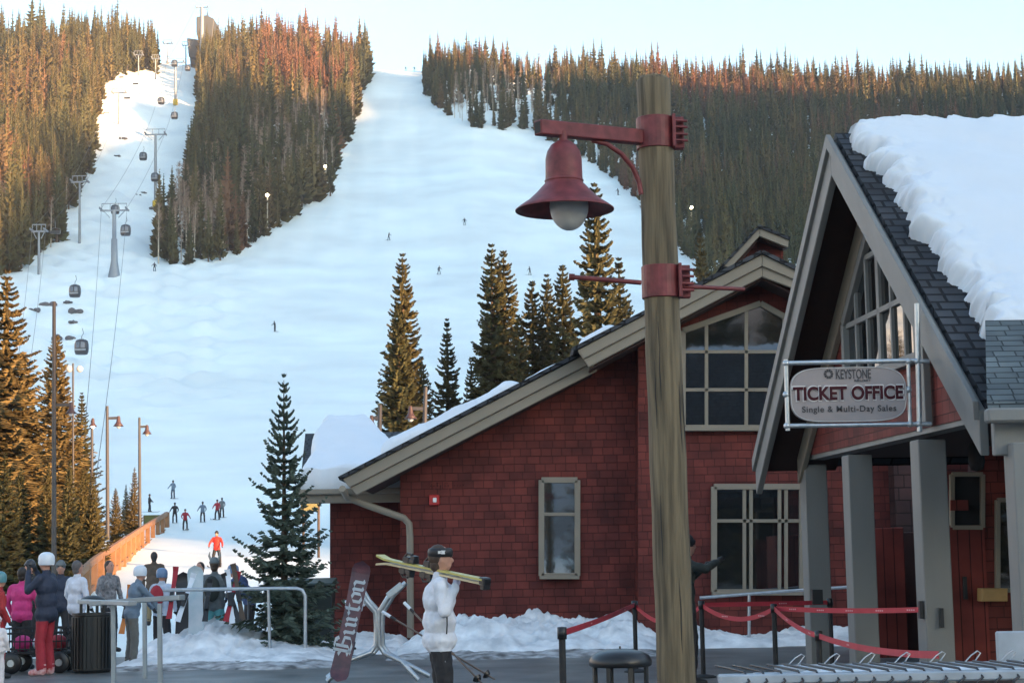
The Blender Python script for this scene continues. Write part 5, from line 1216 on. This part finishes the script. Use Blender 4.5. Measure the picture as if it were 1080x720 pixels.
# man behind the pole, reaching right
person(stand(725, 23), R(-75), 'man in dark olive coat half hidden behind the timber pole, arm stretched out', 1.88, DGRN, BLK, hat='beanie', hatm=BLACKM, RA=((.22, .18, 1.36), (.16, .34, 1.44)), LA=((-.2, .14, 1.25), (-.10, .28, 1.38)), lean=.02, voxel=.016, fat=.85)
# man with white helmet
person(stand(48, 27.6), R(75), 'man in white helmet and red trousers holding his hands to his face', 1.82, NAVY, REDP, glove=BLACKM, boot=mat('red_white_boot', (.45, .03, .03), .35, col2=(.7, .5, .5), nscale=14, var=.1), hat='helmet', hatm=HELW, goggles=GOG, RA=((.26, .16, 1.22), (.12, .24, 1.50)), LA=((-.26, .16, 1.22), (-.10, .24, 1.50)), fat=1.12, jlen=.80)
person(stand(22, 29.2), R(-10), 'woman with dark hair in a bright pink jacket beside the cart', 1.62, PINK, BLK, hair=HAIRD, fat=1.08, RA=((.27, .06, 1.16), (.20, .22, 1.05)))
person(stand(-3, 27.0), R(-60), 'person in red jacket and teal helmet cut off by the left picture edge', 1.55, cloth('crimson_jacket', (.30, .015, .02)), REDP, hat='helmet', hatm=HELT)
person(stand(-4, 24.5), R(-20), 'small child in fluffy white clothing at the lower left corner', .98, cloth('fluffy_white', (.62, .58, .60)), cloth('fluffy_white', (.62, .58, .60)), hat='beanie', hatm=cloth('fluffy_white', (.62, .58, .60)), fat=1.25)
person(stand(31, 33), R(140), 'person in dark cap and black jacket behind the man with the white helmet', 1.74, BLK, BLK, hat='beanie', hatm=HELB)
person(stand(63, 33), R(190), 'person in a navy jacket and grey cap behind the man with the white helmet', 1.72, NAVY, BLK, hat='beanie', hatm=GREY)
person(stand(80, 31), R(-40), 'person seen from behind in a white jacket and black trousers beside the black bin', 1.72, cloth('white_grey_jacket', (.55, .58, .66)), BLK, hair=mat('grey_hair', (.10, .09, .09), .7), fat=1.05)
person(stand(114, 34.5), R(235), 'person in a grey patterned jacket right of the black bin', 1.72, mat('camo_jacket', (.08, .08, .09), .8, col2=(.28, .27, .28), nscale=16, var=.2), BLK, hair=mat('brown_hair', (.05, .03, .02), .6))
person(stand(138, 29.5), R(-60), 'skier with white helmet and blue grey jacket leaning toward the rack', 1.60, BLUEG, cloth('camo_pants', (.12, .12, .11)), hat='helmet', hatm=HELW, lean=.12, RA=((.22, .26, 1.18), (.18, .42, 1.0)), LA=((-.22, .26, 1.18), (-.12, .42, 1.0)))
person(stand(162, 46), R(10), 'man in a dark brown jacket seen from behind on the snowy path', 1.85, BRN, mat('khaki', (.20, .15, .08), .8), hair=HAIRD, fat=1.1)
person(stand(170, 31.5), R(-20), 'skier in a white jacket with a blue helmet behind the flat topped rack', 1.55, cloth('pale_blue_jacket', (.42, .50, .62)), BLK, hat='helmet', hatm=mat('blue_helmet', (.12, .20, .34), .4), backpack=REDP)
hp = person(stand(226, 32), R(-5), 'person in grey jacket and teal trousers wearing a horned knit hat, seen from behind', 1.72, GREY, TEAL, hat='beanie', hatm=GREY, backpack=cloth('dark_pack', (.03, .035, .03)), fat=1.12, RA=((.29, .05, 1.16), (.18, .22, 1.08)), LA=((-.29, .05, 1.16), (-.18, .22, 1.08)))
for sx in (-1, 1): mb = MB(); mb.tube([(.06 * sx, 0, 1.72), (.10 * sx, 0, 1.80), (.085 * sx, 0, 1.87)], [.028, .02, .006], 8); mb.build('horn', cloth('horn_felt', (.3, .3, .28)), hp)
person(stand(211, 34.5), R(160), 'person with short dark hair behind the white snowboard', 1.66, BRN, BLK, hair=HAIRD)
person(stand(264, 36), R(80), 'person in a navy jacket bending forward left of the small fir', 1.66, cloth('deep_blue_jacket', (.025, .05, .13)), BLK, hat='helmet', hatm=mat('blue_helmet', (.12, .20, .34), .4), lean=.30, bend=1.6, RA=((.22, .42, 1.15), (.20, .55, .98)), LA=((-.22, .42, 1.15), (-.20, .55, .98)))
def skis_under(t, m=BLACK, L=.85):
    for sx in (-.12, .12): mb = MB(); mb.beam((sx, -L * .9, .02), (sx, L, .02), .07, .02); mb.beam((sx, L, .02), (sx, L + .14, .09), .065, .015); mb.build('ski', m, t)
for px, Y, j, pn_, lb, h, rz in ((228.5, 84, REDJ, BLK, 'skier in bright red jacket walking down the snowy path', 1.75, 170), (184, 118, BLK, BLK, 'dark skier at the top end of the timber railing, left of the pair', 1.7, 20), (195, 114, REDP, BLK, 'skier in dark red jacket just right of the railing end', 1.7, 200), (213.5, 118, BLUEG, BLK, 'skier in blue grey jacket at the foot of the slope', 1.7, 20), (229, 120, REDP, BLK, 'skier in dark red at the foot of the slope, left of a grey one', 1.7, 160), (234, 122, GREY, BLK, 'skier in grey at the foot of the slope, rightmost of the group', 1.7, 30), (182, 135, BLUEG, NAVY, 'skier in blue behind the dark skier at the railing end', 1.75, 40), (157, 126, BLK, BLK, 'dark skier gliding behind the olive netting', 1.6, -70)):
    t = person(stand(px, Y), R(rz), lb, h * .78 if Y > 100 else h * .95, j, pn_, hat='beanie', hatm=BLACKM, voxel=.03, group=None, feet=((.15, .06), (-.15, -.05)), LA=((-.33, .12, 1.15), (-.38, .28, 1.0)), RA=((.33, .12, 1.15), (.30, .28, 1.0))); skis_under(t)
proto = None
for px, py, rz, lb in ((290, 350, 60, 'tiny dark skier low on the middle of the wide slope'), (410, 254, -50, 'tiny dark skier on the middle slope above the tall columnar spruce'), (463, 289.5, -30, 'tiny dark skier just above the pair of golden topped spruces'), (490, 238, 10, 'tiny dark skier high on the wide slope left of the lamp'), (559, 291, 120, 'tiny dark skier between the close pair and the slender golden spruce'), (163, 287, 30, 'tiny dark skier at the lower tip of the tree stand'), (428, 76, 10, 'tiny skier on the skyline at the top of the run, left one'), (437, 76, 10, 'tiny skier on the skyline at the top of the run, right one'), (652, 207, 40, 'tiny dark skier just left of the lamp pole')):
    p = hit(px, py)
    if proto is None:
        proto = person(p, R(rz), lb, 2.0, BLK, BLK, hat='beanie', hatm=BLACKM, voxel=.035, feet=((.2, .12), (-.2, -.12)), lean=.1, LA=((-.38, .15, 1.15), (-.55, .3, 1.0)), RA=((.38, .15, 1.15), (.55, .3, 1.0))); skis_under(proto); o_ = proto
    else: o_ = copy_tree(proto)
    o_.location = p; o_.rotation_euler = (0, 0, R(rz)); o_['label'] = lb; o_['group'] = 'skiers far up the slope'
# ---------------------------------------------------------------- boards, skis in the rack
def board(name, base, top, w, m, label, th=.014, facing=(0, -1, 0), cat='snowboard'):
    base, top = Vector(base), Vector(top); d = top - base; L = d.length; dn = d / L; f = Vector(facing); sd = dn.cross(f).normalized(); f = sd.cross(dn)
    t = thing(name, base, label, cat); n = 30; vs = []
    for i in range(n + 1):
        s = i / n; e = min(s, 1 - s) * L / (w * .5); ww_ = w / 2 * (math.sqrt(max(0, 1 - (1 - min(1, e)) ** 2))) * (1 - .16 * math.sin(s * math.pi)) + .002
        cam_ = .07 * max(0, 1 - min(s, 1 - s) / .14) ** 2; c = base + d * s - f * -0 - f * cam_ * -1
        c = base + d * s + f * cam_
        vs += [c + sd * ww_ + f * th / 2, c - sd * ww_ + f * th / 2, c - sd * ww_ - f * th / 2, c + sd * ww_ - f * th / 2]
    fs = [(i * 4 + j, i * 4 + (j + 1) % 4, i * 4 + 4 + (j + 1) % 4, i * 4 + 4 + j) for i in range(n) for j in range(4)] + [(3, 2, 1, 0), (n * 4, n * 4 + 1, n * 4 + 2, n * 4 + 3)]
    mb = MB(); mb.add(vs, fs, 0, False); mb.build('deck', m, t); return t, base, d, dn, sd, f, L
PURP = mat('board_maroon', (.045, .022, .045), .4, var=.4, nscale=7, col2=(.115, .035, .045))
b0 = PZ(357, 24.6, .05); b0 = P(356, 700, 24.6); b0.z = .03; b1 = P(383, 592, 24.9)
t, base, d, dn, sd, f, L = board('snowboard', b0, b1, .262, PURP, 'maroon snowboard with white blackletter writing leaning on the bent pipe rack')
# blackletter strokes with a broad nib held at 40 degrees. letter boxes in (x advance, y up), 1 unit x-height
GL = {'B': ([[(.15, 0), (.15, 1.75)], [(.0, 1.5), (.35, 1.75), (.8, 1.7), (.95, 1.4), (.5, 1.0)], [(.45, 1.0), (1.0, .85), (1.0, .25), (.6, 0), (.0, .1)], [(.45, .3), (.45, 1.6)], [(-.15, 1.2), (.15, 1.0)], [(-.1, .35), (.3, .15)]], 1.25),
      'u': ([[(.0, 1.0), (.12, .88), (.12, .15), (.28, .0)], [(.28, .0), (.5, .18)], [(.5, 1.0), (.62, .88), (.62, .12), (.76, .02)]], .86),
      'r': ([[(.0, 1.0), (.12, .88), (.12, .12), (.26, .02)], [(.14, .8), (.42, 1.0), (.6, .86)]], .66),
      't': ([[(.14, 1.35), (.14, .14), (.34, .0), (.46, .1)], [(-.06, 1.0), (.42, 1.0)]], .56),
      'o': ([[(.34, 1.0), (.08, .82), (.08, .18), (.32, .0)], [(.32, 1.0), (.6, .82), (.6, .18), (.32, .0)]], .76),
      'n': ([[(.0, 1.0), (.12, .88), (.12, .12), (.26, .02)], [(.14, .84), (.4, 1.0), (.6, .86), (.6, .12), (.74, .02)]], .86)}
mbt = MB(); nib = (math.cos(R(40)), math.sin(R(40))); tot = sum(GL[c][1] for c in 'Burton'); Lt = L * .62; u_ = Lt / tot; x = 0; st = L * .24; wv = .098 * 1.02
for ch_ in 'Burton':
    for stv in GL[ch_][0]:
        for (ax, ay), (bx_, by_) in zip(stv[:-1], stv[1:]):
            nw = .125
            q = []
            for (qx, qy), sg_ in (((ax, ay), -1), ((ax, ay), 1), ((bx_, by_), 1), ((bx_, by_), -1)):
                X_l = (x + qx + nib[0] * nw * sg_) * u_ + st; Y_l = (qy * (1.0 if ch_ != 'B' else .95) + nib[1] * nw * sg_ - .60) * .142
                q.append(base + dn * X_l - sd * Y_l + f * .008)
            # f points towards the camera
            mbt.add([p for p in q], [(0, 1, 2, 3)]); mbt.add([p + f * .0012 for p in q], [(0, 1, 2, 3)])
    x += GL[ch_][1]
mbt.build('lettering', mat('board_white', (.36, .40, .44), .5), t)
for s_, off in ((.30, .16), (.66, .16)):
    for sgn in (1,):
        c = base + d * s_ - f * .07; mb = MB(); mb.obox(c, dn * .09, sd * .12, f * .03); mb.obox(c - f * .09 + sd * .05, dn * .08, sd * .02, f * .09); mb.tube([c + sd * .13 - f * .02, c - f * .13 + sd * .06, c - f * .13 - sd * .06, c - sd * .13 - f * .02], .018, 6); mb.build('binding', HELW if s_ > .5 else BLACK, t, .01)
WB = mat('board_white_deck', (.60, .64, .68), .35, var=.12, nscale=4, col2=(.35, .45, .50)); 
board('snowboard', (*stand(207, 31.2)[:2], .25), P(206, 597, 31.6), .29, WB, 'white snowboard standing upright in the crowd rack')
board('snowboard', (*stand(193, 31.6)[:2], .25), P(194, 604, 32.0), .30, mat('board_black', (.02, .015, .015), .35, var=.2, nscale=3), 'black snowboard standing just left of the white one')
k_ = 0
for (x0, y0), (x1, y1), m_, lb in (((187, 655), (205, 622), HELW, 'white ski slanting across the black snowboard'), ((178, 652), (186, 615), REDP, 'red ski leaning left of the black snowboard'), ((252, 655), (236, 622), BLACK, 'black ski leaning right of the horned hat person'), ((238, 655), (252, 620), REDP, 'dark red ski crossing the black one right of the horned hat person'), ((245, 657), (240, 618), HELW, 'white ski between the crossing dark skis'), ((256, 654), (246, 612), BRN, 'brown ski rightmost in the crossing bundle'), ((128, 668), (138, 634), mat('ski_orange', (.5, .16, .02), .4), 'orange ski leaning at the left end of the snow heap'), ((216, 655), (222, 628), BLACK, 'short black ski beside the teal trousers')):
    Y0 = 30.6; a, b = P(x0, y0, Y0), P(x1, y1 - 18, Y0 + .35); t = thing('ski', a, lb, 'ski'); d = b - a; n = 10; sd_ = d.cross(Vector((0, 1, 0))).normalized(); vs = []
    for i in range(n + 1):
        s_ = i / n; w = .035 + .015 * (2 * s_ - 1) ** 2; c = a + d * s_ - Vector((0, .06 * max(0, s_ - .88) * 8, 0)); vs += [c + sd_ * w, c - sd_ * w, c - sd_ * w + Vector((0, .014, 0)), c + sd_ * w + Vector((0, .014, 0))]
    fs = [(i * 4 + j, i * 4 + (j + 1) % 4, i * 4 + 4 + (j + 1) % 4, i * 4 + 4 + j) for i in range(n) for j in range(4)] + [(3, 2, 1, 0), (n * 4, n * 4 + 1, n * 4 + 2, n * 4 + 3)]
    mb = MB(); mb.add(vs, fs); mb.build('deck', m_, t); mb = MB(); c = a + d * .45 - Vector((0, .04, 0)); mb.obox(c, sd_ * .035, Vector((0, .03, 0)), d.normalized() * .12); mb.build('binding', BLACK, t, .008)
# ---------------------------------------------------------------- pull cart with wire sides
cp = stand(40, 28.4); t = thing('pull_cart', cp, 'dark pull cart with barred sides and rubber wheels behind the man in red trousers', 'cart')
mb = MB(); x0, x1, y0, y1 = cp.x - .46, cp.x + .50, cp.y - .25, cp.y + .30; mb.box(x0, x1, y0, y1, .30, .34)
mb.build('cart_bed', BLACKM, t, .01)
mb = MB()
for z in (.38, .50, .62, .70):
    for y in (y0, y1): mb.tube([(x0, y, z), (x1, y, z)], .011, 5)
    for x in (x0, x1): mb.tube([(x, y0, z), (x, y1, z)], .011, 5)
for i in range(13): x = x0 + (x1 - x0) * i / 12; mb.tube([(x, y0, .34), (x, y0, .71)], .010, 5); mb.tube([(x, y1, .34), (x, y1, .71)], .010, 5)
mb.build('side_bars', BLACKM, t)
for x in (x0 + .12, x1 - .10):
    for y in (y0 - .03, y1 + .03): mb = MB(); mb.lathe([(.06, -.035), (.15, -.04), (.165, -.02), (.165, .02), (.15, .04), (.06, .035)], (0, 0, 0), 20); mb.v = [(x + v[0], y + v[2], .175 + v[1]) for v in mb.v]; wh = mb.build('wheel', BLACK, t); mb = MB(); mb.tube([(x, y - .045, .175), (x, y + .045, .175)], .055, 12); mb.build('rim', GALV, wh)
mb = MB(); mb.tube([(x0, cp.y, .34), (x0 - .25, cp.y - .1, .75), (x0 - .28, cp.y - .12, .85)], .016, 6); mb.build('handle', BLACKM, t)
for dx, m_, lb in ((-.25, PINK, 'pink bundle'), (.05, WHT, 'white bundle'), (.3, REDP, 'red bundle')):
    mb = MB(); mb.ball((cp.x + dx, cp.y + .03, .46), (.15, .17, .13), 14); tag(mb.build('clothing_bundle', m_), '%s of clothing lying in the dark pull cart' % lb.split()[0], 'clothes')
# scattered stones and brush poking from the lift line snow
for i, (px, py, s) in enumerate([(48, 322, 1.6), (38, 330, 1.1), (77, 333, 1.5), (77, 342, .8), (68, 358, 1.6), (130, 147, 1.), (124, 166, .9), (152, 205, 1.), (147, 207, .8), (73, 320, .8), (160, 222, 1)]):
    p = hit(px, py); g_ = random.Random(i); mb = MB()
    for k in range(5): mb.ball((p.x + g_.uniform(-1, 1) * s, p.y + g_.uniform(-.6, .6), p.z + .1), (s * g_.uniform(.3, .6), .5, s * g_.uniform(.25, .5)), 7)
    tag(mb.build('rock', mat('dark_rock', (.09, .09, .10), .9, var=.4)), 'dark rock showing through the snow of the lift line', 'rock', 'dark rocks on the lift line')
